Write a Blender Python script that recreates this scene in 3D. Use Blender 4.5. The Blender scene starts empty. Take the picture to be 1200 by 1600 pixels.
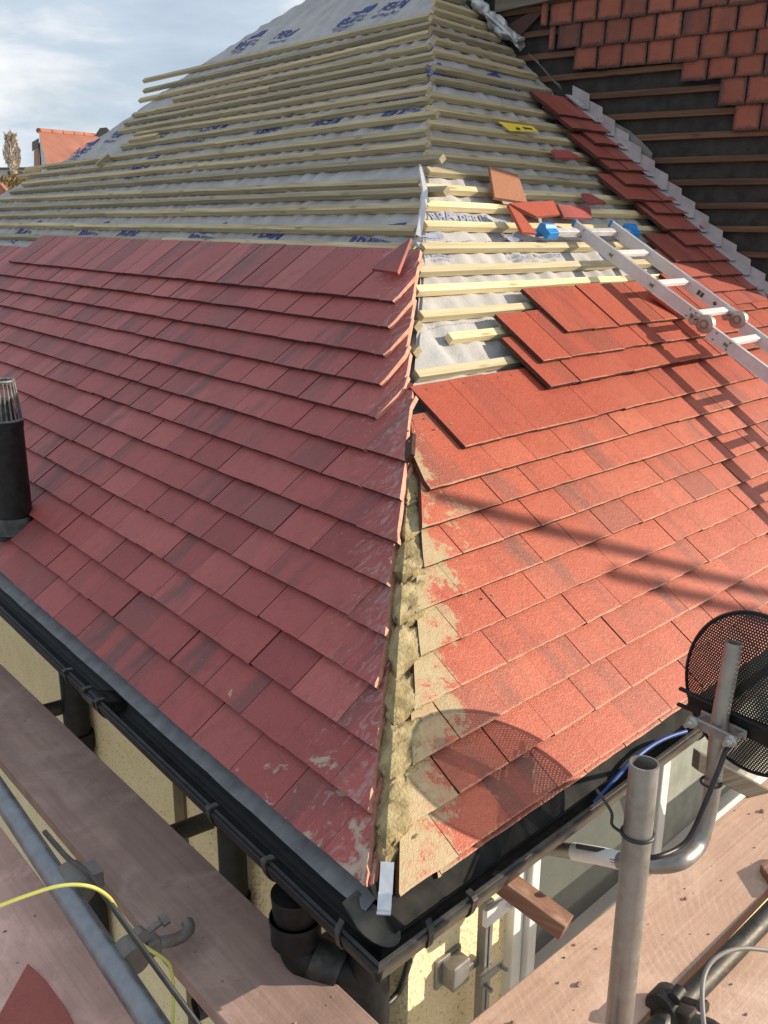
import bpy, bmesh, math, random
import numpy as np
from mathutils import Vector, Matrix, noise as mnoise
random.seed(7)
SC = bpy.context.scene
COL = SC.collection
# ---------------------------------------------------------------- camera
F_PX = 1481.696
CAM = np.array([-0.82211, -1.01869, 1.07823])
def rodr(r):
    r = np.array(r); th = np.linalg.norm(r); k = r / th
    K = np.array([[0, -k[2], k[1]], [k[2], 0, -k[0]], [-k[1], k[0], 0]])
    return np.eye(3) + math.sin(th) * K + (1 - math.cos(th)) * K @ K
ROT = rodr(RVEC := (1.78719, -0.62183, 0.47170))
cd = bpy.data.cameras.new('camera'); cam = bpy.data.objects.new('camera', cd); COL.objects.link(cam)
cd.sensor_fit = 'VERTICAL'; cd.sensor_height = 24; cd.lens = F_PX / 1600 * 24
cd.clip_start = 0.02; cd.clip_end = 2000
M = Matrix([list(ROT[0]), list(-ROT[1]), list(-ROT[2])]).transposed().to_4x4()
M.translation = Vector(CAM); cam.matrix_world = M
SC.camera = cam
# ---------------------------------------------------------------- sky, sun, exposure
SUN_AZ, SUN_EL = math.radians(-36), math.radians(20)
SUN = np.array([math.cos(SUN_AZ) * math.cos(SUN_EL), math.sin(SUN_AZ) * math.cos(SUN_EL), math.sin(SUN_EL)])
w = bpy.data.worlds.new('World'); SC.world = w; w.use_nodes = True
nt = w.node_tree; nt.nodes.clear()
def N(nt, t, **kw):
    n = nt.nodes.new(t)
    for k, v in kw.items():
        if k.startswith('i_'): n.inputs[k[2:].replace('_', ' ')].default_value = v
        else: setattr(n, k, v)
    return n
def L(nt, a, b): nt.links.new(a, b)
def ramp(nt, fac, stops, interp='LINEAR'):
    r = N(nt, 'ShaderNodeValToRGB'); r.color_ramp.interpolation = interp
    e = r.color_ramp.elements
    while len(e) < len(stops): e.new(0.5)
    for el, (p, c) in zip(e, stops):
        el.position = p; el.color = (*c, 1) if len(c) == 3 else c
    if fac is not None: L(nt, fac, r.inputs[0])
    return r
def mixc(nt, fac, a, b, mode='MIX'):
    m = N(nt, 'ShaderNodeMix', data_type='RGBA', blend_type=mode)
    for s, v in ((m.inputs[0], fac), (m.inputs[6], a), (m.inputs[7], b)):
        if hasattr(v, 'is_output'): L(nt, v, s)
        elif isinstance(v, (int, float)): s.default_value = v
        else: s.default_value = (*v, 1) if len(v) == 3 else v
    return m.outputs[2]
def mth(nt, op, a, b=0.0, c=None, clamp=False):
    m = N(nt, 'ShaderNodeMath', operation=op, use_clamp=clamp)
    for s, v in zip(m.inputs, (a, b, c)):
        if v is None: continue
        if hasattr(v, 'is_output'): L(nt, v, s)
        else: s.default_value = v
    return m.outputs[0]
sky = N(nt, 'ShaderNodeTexSky', sky_type='NISHITA', sun_disc=False, sun_elevation=SUN_EL, sun_rotation=math.pi / 2 - SUN_AZ)
tc = N(nt, 'ShaderNodeTexCoord')
mp = N(nt, 'ShaderNodeMapping'); mp.inputs['Scale'].default_value = (1, 1, 3.2); mp.inputs['Location'].default_value = (0.3, 0.15, 0.1)
L(nt, tc.outputs['Generated'], mp.inputs[0])
n1 = N(nt, 'ShaderNodeTexNoise', i_Scale=2.6, i_Detail=7.0, i_Roughness=0.55, i_Distortion=0.5); L(nt, mp.outputs[0], n1.inputs['Vector'])
n2 = N(nt, 'ShaderNodeTexNoise', i_Scale=5.5, i_Detail=6.0, i_Roughness=0.5, i_Distortion=0.2); L(nt, mp.outputs[0], n2.inputs['Vector'])
cover = ramp(nt, n1.outputs['Fac'], [(0.30, (0.45,) * 3), (0.52, (1,) * 3)])
ccol = ramp(nt, n2.outputs['Fac'], [(0.33, (0.44, 0.54, 0.67)), (0.50, (0.56, 0.65, 0.75)), (0.64, (0.90, 0.92, 0.94))])
bg = N(nt, 'ShaderNodeBackground')
skys = mixc(nt, 1.0, sky.outputs[0], (0.11, 0.11, 0.11), 'MULTIPLY')
mx = mixc(nt, cover.outputs[0], skys, ccol.outputs[0])
L(nt, mx, bg.inputs['Color']); bg.inputs['Strength'].default_value = 0.78
out = N(nt, 'ShaderNodeOutputWorld'); L(nt, bg.outputs[0], out.inputs[0])
sd = bpy.data.lights.new('sun', 'SUN'); sd.energy = 4.8; sd.angle = math.radians(0.5); sd.color = (1.0, 0.86, 0.68)
so = bpy.data.objects.new('sun', sd); COL.objects.link(so)
so.rotation_euler = Vector(SUN).to_track_quat('Z', 'Y').to_euler(); so.location = (6, -3, 4)
SC.view_settings.view_transform = 'Standard'; SC.view_settings.look = 'None'
SC.view_settings.exposure = 0.48; SC.view_settings.gamma = 1

# ---------------------------------------------------------------- geometry frames
PA, PB, PH = 0.72317, 0.73890, 0.11366
GA, GB = 0.1, 0.0891
EX = np.array([1., 0, 0]); EZ = np.array([0, 0, 1.])
class Fr:
    def __init__(s, u, v, n): s.u, s.v, s.n = u, v, n
    def P(s, u, v, h=0.0): return s.u * u + s.v * v + s.n * h
FA = Fr(np.array([0, 1., 0]), np.array([math.cos(PA), 0, math.sin(PA)]), np.array([-math.sin(PA), 0, math.cos(PA)]))
HB = np.array([math.cos(PH), math.sin(PH), 0]); QB = np.array([-math.sin(PH), math.cos(PH), 0])   # along right eave, inward
FB = Fr(HB, QB * math.cos(PB) + EZ * math.sin(PB), -QB * math.sin(PB) + EZ * math.cos(PB))
HIP = np.cross(FA.n, FB.n); HIP /= HIP[2]
KA = HIP @ FA.u / (HIP @ FA.v); KB = HIP @ FB.u / (HIP @ FB.v)
def ray(x, y): return ROT.T @ np.array([(x - 600) / F_PX, (y - 800) / F_PX, 1])
def hit(x, y, n, o):
    n = np.array(n, float); o = np.array(o, float); d = ray(x, y); return CAM + d * (n @ (o - CAM) / (n @ d))
def onF(x, y, F, h=0.0):
    P = hit(x, y, F.n, F.n * h); return P @ F.u, P @ F.v
def Z(x, y, z): return hit(x, y, EZ, (0, 0, z))
def BW(x, y, c): return hit(x, y, QB, QB * c)
def XW(x, y, c): return hit(x, y, EX, EX * c)
def D(x, y, d): return CAM + ray(x, y) * d
W1 = FB.P(3.257, 1.224); W2 = FB.P(3.105, 2.298)
WD = W2 - W1; WD[2] = 0; WD /= np.linalg.norm(WD)
WN = np.array([-WD[1], WD[0], 0])
WO = W1.copy(); WO[2] = 0; WO = WO - WN * 0.03
FW = Fr(WD, EZ, WN)                     # tile hung wall frame: s away from us, z, out
def WP(s, z, h=0.0): return WO + WD * s + EZ * z + WN * h
def HA(v, h): return (h - v * (FA.v @ FB.n) - h * (FA.n @ FB.n)) / (FA.u @ FB.n)
def HBu(v, h): return (h - v * (FB.v @ FA.n) - h * (FB.n @ FA.n)) / (FB.u @ FA.n)
def U_wall(v): return 3.43 - 0.1415 * v

# ---------------------------------------------------------------- helpers
def tag(o, label=None, cat=None, group=None, kind=None):
    if label: o['label'] = label
    if cat: o['category'] = cat
    if group: o['group'] = group
    if kind: o['kind'] = kind
    return o
def empty(name, loc, label, cat, group=None):
    o = bpy.data.objects.new(name, None); COL.objects.link(o); o.location = Vector(loc)
    o.empty_display_size = 0.05
    return tag(o, label, cat, group)
class MB:
    def __init__(s): s.v = []; s.f = []; s.m = []; s.uv = []; s.fr = []; s.hd = []
    def add(s, verts, faces, mat=0, rnd=0.0):
        b = len(s.v); s.v += [tuple(map(float, p)) for p in verts]
        for f in faces: s.f.append(tuple(i + b for i in f)); s.m.append(mat); s.fr.append(rnd)
        return b
    def quad(s, a, b, c, d, mat=0): s.add([a, b, c, d], [(0, 1, 2, 3)], mat)
    def box(s, o, a, b, c, mat=0, rnd=0.0):          # corner o, edge vectors a,b,c
        o, a, b, c = (np.array(x, float) for x in (o, a, b, c))
        P = [o, o + a, o + a + b, o + b, o + c, o + a + c, o + a + b + c, o + b + c]
        F = [(0, 3, 2, 1), (4, 5, 6, 7), (0, 1, 5, 4), (1, 2, 6, 5), (2, 3, 7, 6), (3, 0, 4, 7)]
        if np.dot(np.cross(a, b), c) < 0: F = [f[::-1] for f in F]
        s.add(P, F, mat, rnd)
    def cbox(s, c, a, b, d, mat=0, rnd=0.0):         # centre, full edge vectors
        c, a, b, d = (np.array(x, float) for x in (c, a, b, d)); s.box(c - (a + b + d) / 2, a, b, d, mat, rnd)
    def tube(s, pts, r, seg=16, cap=True, mat=0, hollow=0.0, rnd=0.0):
        pts = [np.array(p, float) for p in pts]; n = len(pts)
        rs = r if hasattr(r, '__len__') else [r] * n
        T = [pts[min(i + 1, n - 1)] - pts[max(i - 1, 0)] for i in range(n)]
        T = [t / np.linalg.norm(t) for t in T]
        up = np.array([0, 0, 1.]) if abs(T[0][2]) < 0.9 else np.array([1., 0, 0])
        X = np.cross(T[0], up); X /= np.linalg.norm(X)
        V = []; fc = []
        for i in range(n):
            X = X - T[i] * (X @ T[i]); X /= np.linalg.norm(X); Yv = np.cross(T[i], X)
            for k in range(seg):
                a = 2 * math.pi * k / seg; V.append(pts[i] + (X * math.cos(a) + Yv * math.sin(a)) * rs[i])
        for i in range(n - 1):
            for k in range(seg):
                k2 = (k + 1) % seg; fc.append((i * seg + k, i * seg + k2, (i + 1) * seg + k2, (i + 1) * seg + k))
        if hollow:
            b = len(V)
            for i in (0, n - 1):
                for k in range(seg):
                    V.append(pts[i] + (np.array(V[i * seg + k]) - pts[i]) * hollow)
                for k in range(seg):      # inner deep ring
                    V.append(pts[i] + (np.array(V[i * seg + k]) - pts[i]) * hollow + T[i] * (rs[i] * 6 if i == 0 else -rs[i] * 6))
            for e, (i, o) in enumerate(((0, b), (n - 1, b + 2 * seg))):
                for k in range(seg):
                    k2 = (k + 1) % seg; q = (i * seg + k, i * seg + k2, o + k2, o + k); q2 = (o + k, o + k2, o + seg + k2, o + seg + k)
                    fc.append(q[::-1] if i == 0 else q); fc.append(q2[::-1] if i == 0 else q2)
                fc.append(tuple(o + seg + k for k in range(seg)))
        elif cap:
            fc.append(tuple(range(seg))[::-1]); fc.append(tuple((n - 1) * seg + k for k in range(seg)))
        s.add(V, fc, mat, rnd)
    def prism(s, poly, d, mat=0):                    # polygon of 3d points extruded by vector d
        poly = [np.array(p, float) for p in poly]; d = np.array(d, float); n = len(poly)
        V = poly + [p + d for p in poly]
        nrm = sum((np.cross(poly[i] - poly[0], poly[i + 1] - poly[0]) for i in range(1, n - 1)), np.zeros(3))
        F = [tuple(range(n))[::-1], tuple(range(n, 2 * n))] + [(i, (i + 1) % n, n + (i + 1) % n, n + i) for i in range(n)]
        if nrm @ d < 0: F = [f[::-1] for f in F]
        s.add(V, F, mat)
    def build(s, name, mats, parent=None, smooth=False, bevel=0.0, rnd=False):
        me = bpy.data.meshes.new(name)
        org = Vector((0, 0, 0))
        if parent is not None: org = Vector(parent['_o']) if '_o' in parent else parent.matrix_basis.translation.copy()
        top = parent is None
        if top:
            a = np.array(s.v); org = Vector(((a[:, 0].min() + a[:, 0].max()) / 2, (a[:, 1].min() + a[:, 1].max()) / 2, a[:, 2].min()))
        me.from_pydata([Vector(v) - org for v in s.v], [], s.f)
        if not isinstance(mats, (list, tuple)): mats = [mats]
        for m in mats: me.materials.append(m)
        me.polygons.foreach_set('material_index', s.m)
        at = me.attributes.new('rnd', 'FLOAT', 'FACE'); at.data.foreach_set('value', s.fr)
        if s.hd:
            at = me.attributes.new('hd', 'FLOAT', 'POINT'); at.data.foreach_set('value', s.hd)
        if s.uv:
            at = me.attributes.new('tuv', 'FLOAT_VECTOR', 'POINT'); at.data.foreach_set('vector', [c for p in s.uv for c in p])
        if smooth: me.polygons.foreach_set('use_smooth', [True] * len(me.polygons))
        me.update()
        o = bpy.data.objects.new(name, me); COL.objects.link(o)
        if top: o.location = org
        else: o.parent = parent; o['_o'] = tuple(org)
        if bevel:
            bv = o.modifiers.new('bevel', 'BEVEL'); bv.width = bevel; bv.segments = 2; bv.limit_method = 'ANGLE'; bv.angle_limit = math.radians(40)
        if smooth:
            try:
                me.set_sharp_from_angle(angle=math.radians(45))
            except Exception: pass
        return o
def tubeobj(name, pts, r, mat, parent=None, **kw):
    m = MB(); m.tube(pts, r, **kw); return m.build(name, mat, parent, smooth=True)
def smooth_path(pts, n=8):
    pts = [np.array(p, float) for p in pts]; out = []
    for i in range(len(pts) - 1):
        p0, p1, p2, p3 = pts[max(i - 1, 0)], pts[i], pts[i + 1], pts[min(i + 2, len(pts) - 1)]
        for k in range(n):
            t = k / n
            out.append(0.5 * ((2 * p1) + (p2 - p0) * t + (2 * p0 - 5 * p1 + 4 * p2 - p3) * t * t + (3 * p1 - p0 - 3 * p2 + p3) * t ** 3))
    return out + [pts[-1]]
def nz(x, y, z=0.0, s=1.0): return mnoise.noise(Vector((x * s, y * s, z * s)))

# ---------------------------------------------------------------- materials
def mat(name, base=(.5, .5, .5), rough=0.6, metal=0.0, spec=0.5):
    m = bpy.data.materials.new(name); m.use_nodes = True; t = m.node_tree
    p = t.nodes['Principled BSDF']; p.inputs['Base Color'].default_value = (*base, 1)
    p.inputs['Roughness'].default_value = rough; p.inputs['Metallic'].default_value = metal
    p.inputs['Specular IOR Level'].default_value = spec
    return m, t, p
def bump(t, p, h, dist=0.002, st=0.6):
    b = N(t, 'ShaderNodeBump'); b.inputs['Strength'].default_value = st; b.inputs['Distance'].default_value = dist
    L(t, h, b.inputs['Height']); L(t, b.outputs[0], p.inputs['Normal'])
def noise(t, scale, detail=4.0, rough=0.55, vec=None, dist=0.0, dim='3D'):
    n = N(t, 'ShaderNodeTexNoise', i_Scale=scale, i_Detail=detail, i_Roughness=rough, i_Distortion=dist)
    n.noise_dimensions = dim
    if vec is None:
        c = N(t, 'ShaderNodeTexCoord'); vec = c.outputs['Object']
    L(t, vec, n.inputs['Vector']); return n.outputs['Fac']
def simple(name, c1, c2, scale=20, rough=0.6, metal=0.0, bscale=0, bdist=0.001, lo=0.35, hi=0.65, spec=0.5, c3=None):
    m, t, p = mat(name, c1, rough, metal, spec)
    f = noise(t, scale, 6.0)
    st = [(lo, c1), (hi, c2)]
    if c3: st = [(lo, c1), ((lo + hi) / 2, c2), (hi, c3)]
    r = ramp(t, f, st); L(t, r.outputs[0], p.inputs['Base Color'])
    if bscale: bump(t, p, noise(t, bscale, 5.0), bdist)
    return m

def tile_mat(name, reds, dark, mortar=None, smear=None, rough=0.55, gran=0.0, sheen=(0.6, 0.35, 0.3), edge=False, grime=False):
    m, t, p = mat(name, reds[0], rough)
    a = N(t, 'ShaderNodeAttribute', attribute_name='rnd'); uv = N(t, 'ShaderNodeAttribute', attribute_name='tuv')
    hd = N(t, 'ShaderNodeAttribute', attribute_name='hd')
    r = a.outputs['Fac']
    base = ramp(t, r, [(i / (len(reds) - 1), c) for i, c in enumerate(reds)]).outputs[0]
    # mottling
    co = N(t, 'ShaderNodeTexCoord')
    mt = noise(t, 11, 5.0, 0.6, co.outputs['Object'])
    base = mixc(t, ramp(t, mt, [(0.35, (0, 0, 0)), (0.75, (0.45,) * 3)]).outputs[0], base, reds[-1])
    # dark streaks running down the slope in some tiles
    sx = N(t, 'ShaderNodeSeparateXYZ'); L(t, uv.outputs['Vector'], sx.inputs[0])
    cx = N(t, 'ShaderNodeCombineXYZ')
    L(t, mth(t, 'MULTIPLY', sx.outputs[0], 13.0), cx.inputs[0]); L(t, mth(t, 'MULTIPLY', sx.outputs[1], 3.0), cx.inputs[1]); L(t, mth(t, 'MULTIPLY', r, 91.0), cx.inputs[2])
    sn = noise(t, 1.0, 3.0, 0.6, cx.outputs[0])
    h = mth(t, 'FRACT', mth(t, 'MULTIPLY', r, 17.31))
    sm = mth(t, 'MULTIPLY', ramp(t, sn, [(0.44, (0, 0, 0)), (0.62, (1,) * 3)]).outputs[0], ramp(t, h, [(0.40, (0.05,) * 3), (0.98, (0.72,) * 3)]).outputs[0])
    base = mixc(t, sm, base, dark)
    dk = ramp(t, mth(t, 'FRACT', mth(t, 'MULTIPLY', r, 43.7)), [(0.90, (0, 0, 0)), (0.99, (0.40,) * 3)])
    base = mixc(t, dk.outputs[0], base, dark)
    # pale scuffs and dust specks
    fs = noise(t, 90, 4.0, 0.7, co.outputs['Object'])
    base = mixc(t, ramp(t, fs, [(0.60, (0, 0, 0)), (0.78, (0.38,) * 3)]).outputs[0], base, sheen)
    sp = noise(t, 420, 2.0, 0.6, co.outputs['Object'])
    base = mixc(t, ramp(t, sp, [(0.30, (0.55,) * 3), (0.48, (0, 0, 0))]).outputs[0], base, tuple(c * 0.45 for c in reds[0]))
    if gran:
        base = mixc(t, ramp(t, sp, [(0.55, (0, 0, 0)), (0.75, (gran,) * 3)]).outputs[0], base, sheen)
    # worn, chipped lower edge, its sunlit highlight painted in as a pale band
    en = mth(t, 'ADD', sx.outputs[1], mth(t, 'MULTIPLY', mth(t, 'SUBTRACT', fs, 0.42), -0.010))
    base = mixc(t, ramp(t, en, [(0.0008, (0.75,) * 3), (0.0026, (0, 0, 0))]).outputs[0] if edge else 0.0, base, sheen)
    if grime:     # sooty dirt held along the joints of the old hanging tiles
        ex = mth(t, 'MINIMUM', sx.outputs[0], mth(t, 'SUBTRACT', 0.116, sx.outputs[0])); ey = mth(t, 'MINIMUM', sx.outputs[1], mth(t, 'SUBTRACT', 0.112, sx.outputs[1]))
        ed = mth(t, 'ADD', mth(t, 'MINIMUM', ex, ey), mth(t, 'MULTIPLY', mth(t, 'SUBTRACT', noise(t, 60, 4.0, 0.7, co.outputs['Object']), 0.5), 0.03))
        base = mixc(t, ramp(t, ed, [(0.004, (0.9,) * 3), (0.018, (0, 0, 0))]).outputs[0], base, (.035, .022, .018))
    blot = noise(t, 26, 6.0, 0.7, co.outputs['Object'], 0.6)
    base = mixc(t, ramp(t, blot, [(0.50, (0, 0, 0)), (0.72, (0.42,) * 3)]).outputs[0], base, tuple(c * 0.62 for c in reds[0]))
    dn_ = noise(t, 55, 3.0, 0.8, co.outputs['Object'], 0.3)
    base = mixc(t, ramp(t, dn_, [(0.70, (0, 0, 0)), (0.74, (0.55,) * 3)]).outputs[0], base, sheen)
    if mortar:      # cement wash rubbed over the tiles next to the hip
        n_a = noise(t, 9.5, 5.0, 0.6, co.outputs['Object'], 0.5); n_b = noise(t, 70, 5.0, 0.75, co.outputs['Object'])
        k = mth(t, 'ADD', mth(t, 'MULTIPLY', n_a, 0.95), mth(t, 'MULTIPLY', n_b, 0.45))
        k = mth(t, 'SUBTRACT', k, mth(t, 'MULTIPLY', mth(t, 'MINIMUM', hd.outputs['Fac'], 0.6), 1.60))
        geo = N(t, 'ShaderNodeNewGeometry'); sp3 = N(t, 'ShaderNodeSeparateXYZ'); L(t, geo.outputs['Position'], sp3.inputs[0])
        k = mth(t, 'SUBTRACT', k, mth(t, 'MAXIMUM', mth(t, 'MULTIPLY', mth(t, 'SUBTRACT', sp3.outputs[2], 0.36), 1.3), 0.0))
        f = ramp(t, k, [(0.415, (0, 0, 0)), (0.455, (0.65,) * 3), (0.54, (0.95,) * 3)]).outputs[0]
        mc = mixc(t, noise(t, 45, 5.0, 0.6, co.outputs['Object']), mortar, tuple(c * 0.72 for c in mortar))
        base = mixc(t, f, base, mc)
    if smear:       # thin chalky wipe marks
        mpn = N(t, 'ShaderNodeMapping'); mpn.inputs['Scale'].default_value = (14, 40, 30); mpn.inputs['Rotation'].default_value = (0.4, 0.3, 0.9)
        L(t, co.outputs['Object'], mpn.inputs[0])
        n_a = noise(t, 1.0, 7.0, 0.72, mpn.outputs[0], 1.6)
        k = mth(t, 'SUBTRACT', n_a, mth(t, 'MULTIPLY', hd.outputs['Fac'], 0.55))
        f = ramp(t, k, [(0.45, (0, 0, 0)), (0.58, (0.5,) * 3), (0.72, (0.8,) * 3)]).outputs[0]
        base = mixc(t, f, base, smear)
        geo = N(t, 'ShaderNodeNewGeometry'); sp3 = N(t, 'ShaderNodeSeparateXYZ'); L(t, geo.outputs['Position'], sp3.inputs[0])
        low = mth(t, 'ADD', mth(t, 'MULTIPLY', sp3.outputs[0], 1.0), mth(t, 'MULTIPLY', sp3.outputs[1], 0.45))
        kb = mth(t, 'SUBTRACT', noise(t, 13, 6.0, 0.62, co.outputs['Object'], 0.25), mth(t, 'MULTIPLY', low, 0.55))
        base = mixc(t, ramp(t, kb, [(0.475, (0, 0, 0)), (0.515, (0.65,) * 3), (0.6, (0.85,) * 3)]).outputs[0], base, (.47, .40, .29))
    L(t, base, p.inputs['Base Color'])
    bump(t, p, mth(t, 'ADD', mth(t, 'MULTIPLY', sp, 1.0), mth(t, 'MULTIPLY', fs, 1.2)), 0.0022 if edge else 0.0014, 0.8)
    return m
T_A = tile_mat('red concrete tile', [(.29, .054, .050), (.42, .086, .077), (.33, .066, .060), (.48, .118, .104), (.37, .074, .066)], (.095, .052, .045), smear=(.46, .36, .32), sheen=(.46, .20, .18))
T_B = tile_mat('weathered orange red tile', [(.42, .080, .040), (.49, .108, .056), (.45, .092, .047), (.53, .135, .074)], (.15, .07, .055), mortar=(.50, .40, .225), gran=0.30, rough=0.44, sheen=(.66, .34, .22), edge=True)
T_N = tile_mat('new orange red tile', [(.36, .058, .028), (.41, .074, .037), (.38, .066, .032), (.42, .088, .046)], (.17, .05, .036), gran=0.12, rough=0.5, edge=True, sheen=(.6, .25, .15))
T_U = tile_mat('maroon hung up tile', [(.33, .072, .052), (.38, .09, .064), (.35, .08, .058), (.40, .105, .074)], (.17, .055, .045), rough=0.5, sheen=(.5, .24, .18))
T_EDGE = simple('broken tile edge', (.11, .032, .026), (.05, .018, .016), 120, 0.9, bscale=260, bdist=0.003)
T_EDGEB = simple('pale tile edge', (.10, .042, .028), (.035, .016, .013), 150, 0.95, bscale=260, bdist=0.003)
T_CUT = simple('fresh cut tile edge', (.62, .33, .24), (.50, .22, .15), 60, 0.9, bscale=200)
def wood(name, c1, c2, c3, sc=1.0):
    m, t, p = mat(name, c1, 0.75, 0, 0.3)
    a = N(t, 'ShaderNodeAttribute', attribute_name='tuv'); r = N(t, 'ShaderNodeAttribute', attribute_name='rnd')
    mpn = N(t, 'ShaderNodeMapping'); mpn.inputs['Scale'].default_value = (2.5 * sc, 55 * sc, 55 * sc); L(t, a.outputs['Vector'], mpn.inputs[0])
    cx = N(t, 'ShaderNodeVectorMath', operation='ADD'); L(t, mpn.outputs[0], cx.inputs[0])
    cm = N(t, 'ShaderNodeCombineXYZ'); L(t, mth(t, 'MULTIPLY', r.outputs['Fac'], 37.0), cm.inputs[1]); L(t, cm.outputs[0], cx.inputs[1])
    g = noise(t, 1.0, 5.0, 0.6, cx.outputs[0], 0.8)
    base = ramp(t, g, [(0.32, c2), (0.55, c1), (0.72, c3)]).outputs[0]
    tone = ramp(t, r.outputs['Fac'], [(0, (0.64, 0.65, 0.68)), (1, (1.14, 1.09, 1.0))]).outputs[0]
    base = mixc(t, 1.0, base, tone, 'MULTIPLY')
    kn = N(t, 'ShaderNodeTexVoronoi'); kn.inputs['Scale'].default_value = 1.0
    mp2 = N(t, 'ShaderNodeMapping'); mp2.inputs['Scale'].default_value = (5 * sc, 26 * sc, 26 * sc); L(t, a.outputs['Vector'], mp2.inputs[0]); L(t, mp2.outputs[0], kn.inputs['Vector'])
    base = mixc(t, ramp(t, kn.outputs['Distance'], [(0.10, (0.8,) * 3), (0.20, (0, 0, 0))]).outputs[0], base, tuple(c * 0.5 for c in c2))
    L(t, base, p.inputs['Base Color']); bump(t, p, g, 0.0012, 0.5)
    return m
M_BAT = wood('treated softwood batten', (.47, .40, .255), (.32, .265, .165), (.58, .51, .36))
M_BATN = wood('fresh sawn batten', (.72, .62, .39), (.58, .46, .25), (.80, .72, .50))
M_BATW = wood('old dark wall batten', (.16, .085, .05), (.10, .055, .035), (.22, .12, .07))
M_BATG = wood('grey old plank', (.16, .14, .11), (.10, .085, .07), (.22, .2, .16))
M_BOARD = wood('scaffold board brown', (.36, .265, .235), (.29, .205, .185), (.44, .33, .295), 0.5)
M_BOARDP = wood('scaffold board pinkish', (.60, .42, .33), (.52, .35, .265), (.66, .49, .39), 0.35)
M_PROP = wood('red stained timber', (.31, .17, .115), (.22, .105, .075), (.44, .31, .23))
def board_mat(name, c1, c2, dust, arcs, dirt):
    m, t, p = mat(name, c1, 0.82, 0, 0.25)
    a = N(t, 'ShaderNodeAttribute', attribute_name='tuv'); co = N(t, 'ShaderNodeTexCoord')
    f = noise(t, 7, 7.0, 0.65, co.outputs['Object'], 0.4)
    base = ramp(t, f, [(0.3, c2), (0.7, c1)]).outputs[0]
    mpn = N(t, 'ShaderNodeMapping'); mpn.inputs['Scale'].default_value = (1.6, 60, 60); L(t, a.outputs['Vector'], mpn.inputs[0])
    g = noise(t, 1.0, 4.0, 0.6, mpn.outputs[0], 0.4)
    base = mixc(t, ramp(t, g, [(0.4, (0.30,) * 3), (0.6, (0, 0, 0))]).outputs[0], base, tuple(c * 0.7 for c in c2))
    if arcs:      # curved band saw marks
        wv = N(t, 'ShaderNodeTexWave', wave_type='RINGS', rings_direction='Z'); wv.inputs['Scale'].default_value = 19; wv.inputs['Distortion'].default_value = 1.6; wv.inputs['Detail'].default_value = 2.0; wv.inputs['Detail Scale'].default_value = 1.5
        mp3 = N(t, 'ShaderNodeMapping'); mp3.inputs['Location'].default_value = (-0.10, 0.42, 0); L(t, co.outputs['Object'], mp3.inputs[0]); L(t, mp3.outputs[0], wv.inputs['Vector'])
        am = mth(t, 'MULTIPLY', ramp(t, wv.outputs['Fac'], [(0.55, (0, 0, 0)), (0.95, (1,) * 3)]).outputs[0], ramp(t, noise(t, 10, 3.0, 0.5, co.outputs['Object']), [(0.40, (0.0,) * 3), (0.7, (0.34,) * 3)]).outputs[0])
        base = mixc(t, am, base, dust)
    d = noise(t, 4.5, 7.0, 0.7, co.outputs['Object'], 0.8)
    base = mixc(t, ramp(t, d, [(0.50, (0, 0, 0)), (0.66, (0.6,) * 3)]).outputs[0], base, dust)
    d2 = noise(t, 11, 7.0, 0.75, co.outputs['Object'], 0.5)
    base = mixc(t, ramp(t, d2, [(0.57, (0, 0, 0)), (0.74, (0.65,) * 3)]).outputs[0], base, dirt)
    d3 = noise(t, 140, 3.0, 0.7, co.outputs['Object'])
    base = mixc(t, ramp(t, d3, [(0.66, (0, 0, 0)), (0.72, (0.6,) * 3)]).outputs[0], base, dirt)
    L(t, base, p.inputs['Base Color']); bump(t, p, mth(t, 'ADD', g, mth(t, 'MULTIPLY', d3, 0.8)), 0.0015, 0.6); return m
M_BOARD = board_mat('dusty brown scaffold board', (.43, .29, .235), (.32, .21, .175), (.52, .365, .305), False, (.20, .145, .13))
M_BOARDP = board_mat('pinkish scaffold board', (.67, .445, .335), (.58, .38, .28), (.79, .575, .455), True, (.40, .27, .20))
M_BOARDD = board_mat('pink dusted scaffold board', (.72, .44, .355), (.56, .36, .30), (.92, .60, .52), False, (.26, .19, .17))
def felt_mat():
    m, t, p = mat('grey breather felt', (.42, .42, .43), 0.85, 0, 0.2)
    co = N(t, 'ShaderNodeTexCoord')
    f = noise(t, 9, 6.0, 0.6, co.outputs['Object'])
    base = ramp(t, f, [(0.3, (.34, .335, .335)), (0.7, (.47, .46, .45))]).outputs[0]
    d = noise(t, 30, 6.0, 0.7, co.outputs['Object'])
    base = mixc(t, ramp(t, d, [(0.58, (0, 0, 0)), (0.78, (0.45,) * 3)]).outputs[0], base, (.25, .235, .21))
    L(t, base, p.inputs['Base Color'])
    bump(t, p, mth(t, 'ADD', noise(t, 60, 5.0, 0.6, co.outputs['Object']), mth(t, 'MULTIPLY', noise(t, 500, 2.0, 0.5, co.outputs['Object']), 0.3)), 0.004, 0.6)
    return m
M_FELT = felt_mat()
M_INK = simple('navy print ink', (.03, .045, .20), (.05, .07, .26), 60, 0.7)
M_INKG = simple('pale grey print ink', (.24, .27, .40), (.30, .33, .45), 60, 0.7)
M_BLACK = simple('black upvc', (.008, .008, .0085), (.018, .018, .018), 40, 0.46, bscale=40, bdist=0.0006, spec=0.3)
M_BLACKD = simple('dusty black upvc', (.018, .017, .016), (.075, .07, .06), 34, 0.5, bscale=60, bdist=0.001, lo=0.4, hi=0.72)
M_TRAY = simple('grey dusty eaves felt', (.12, .12, .125), (.24, .24, .245), 22, 0.6, lo=0.3, hi=0.75)
M_TRAYB = simple('matt black eaves felt', (.010, .010, .010), (.030, .029, .026), 20, 0.8, bscale=30, bdist=0.002, spec=0.15)
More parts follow.
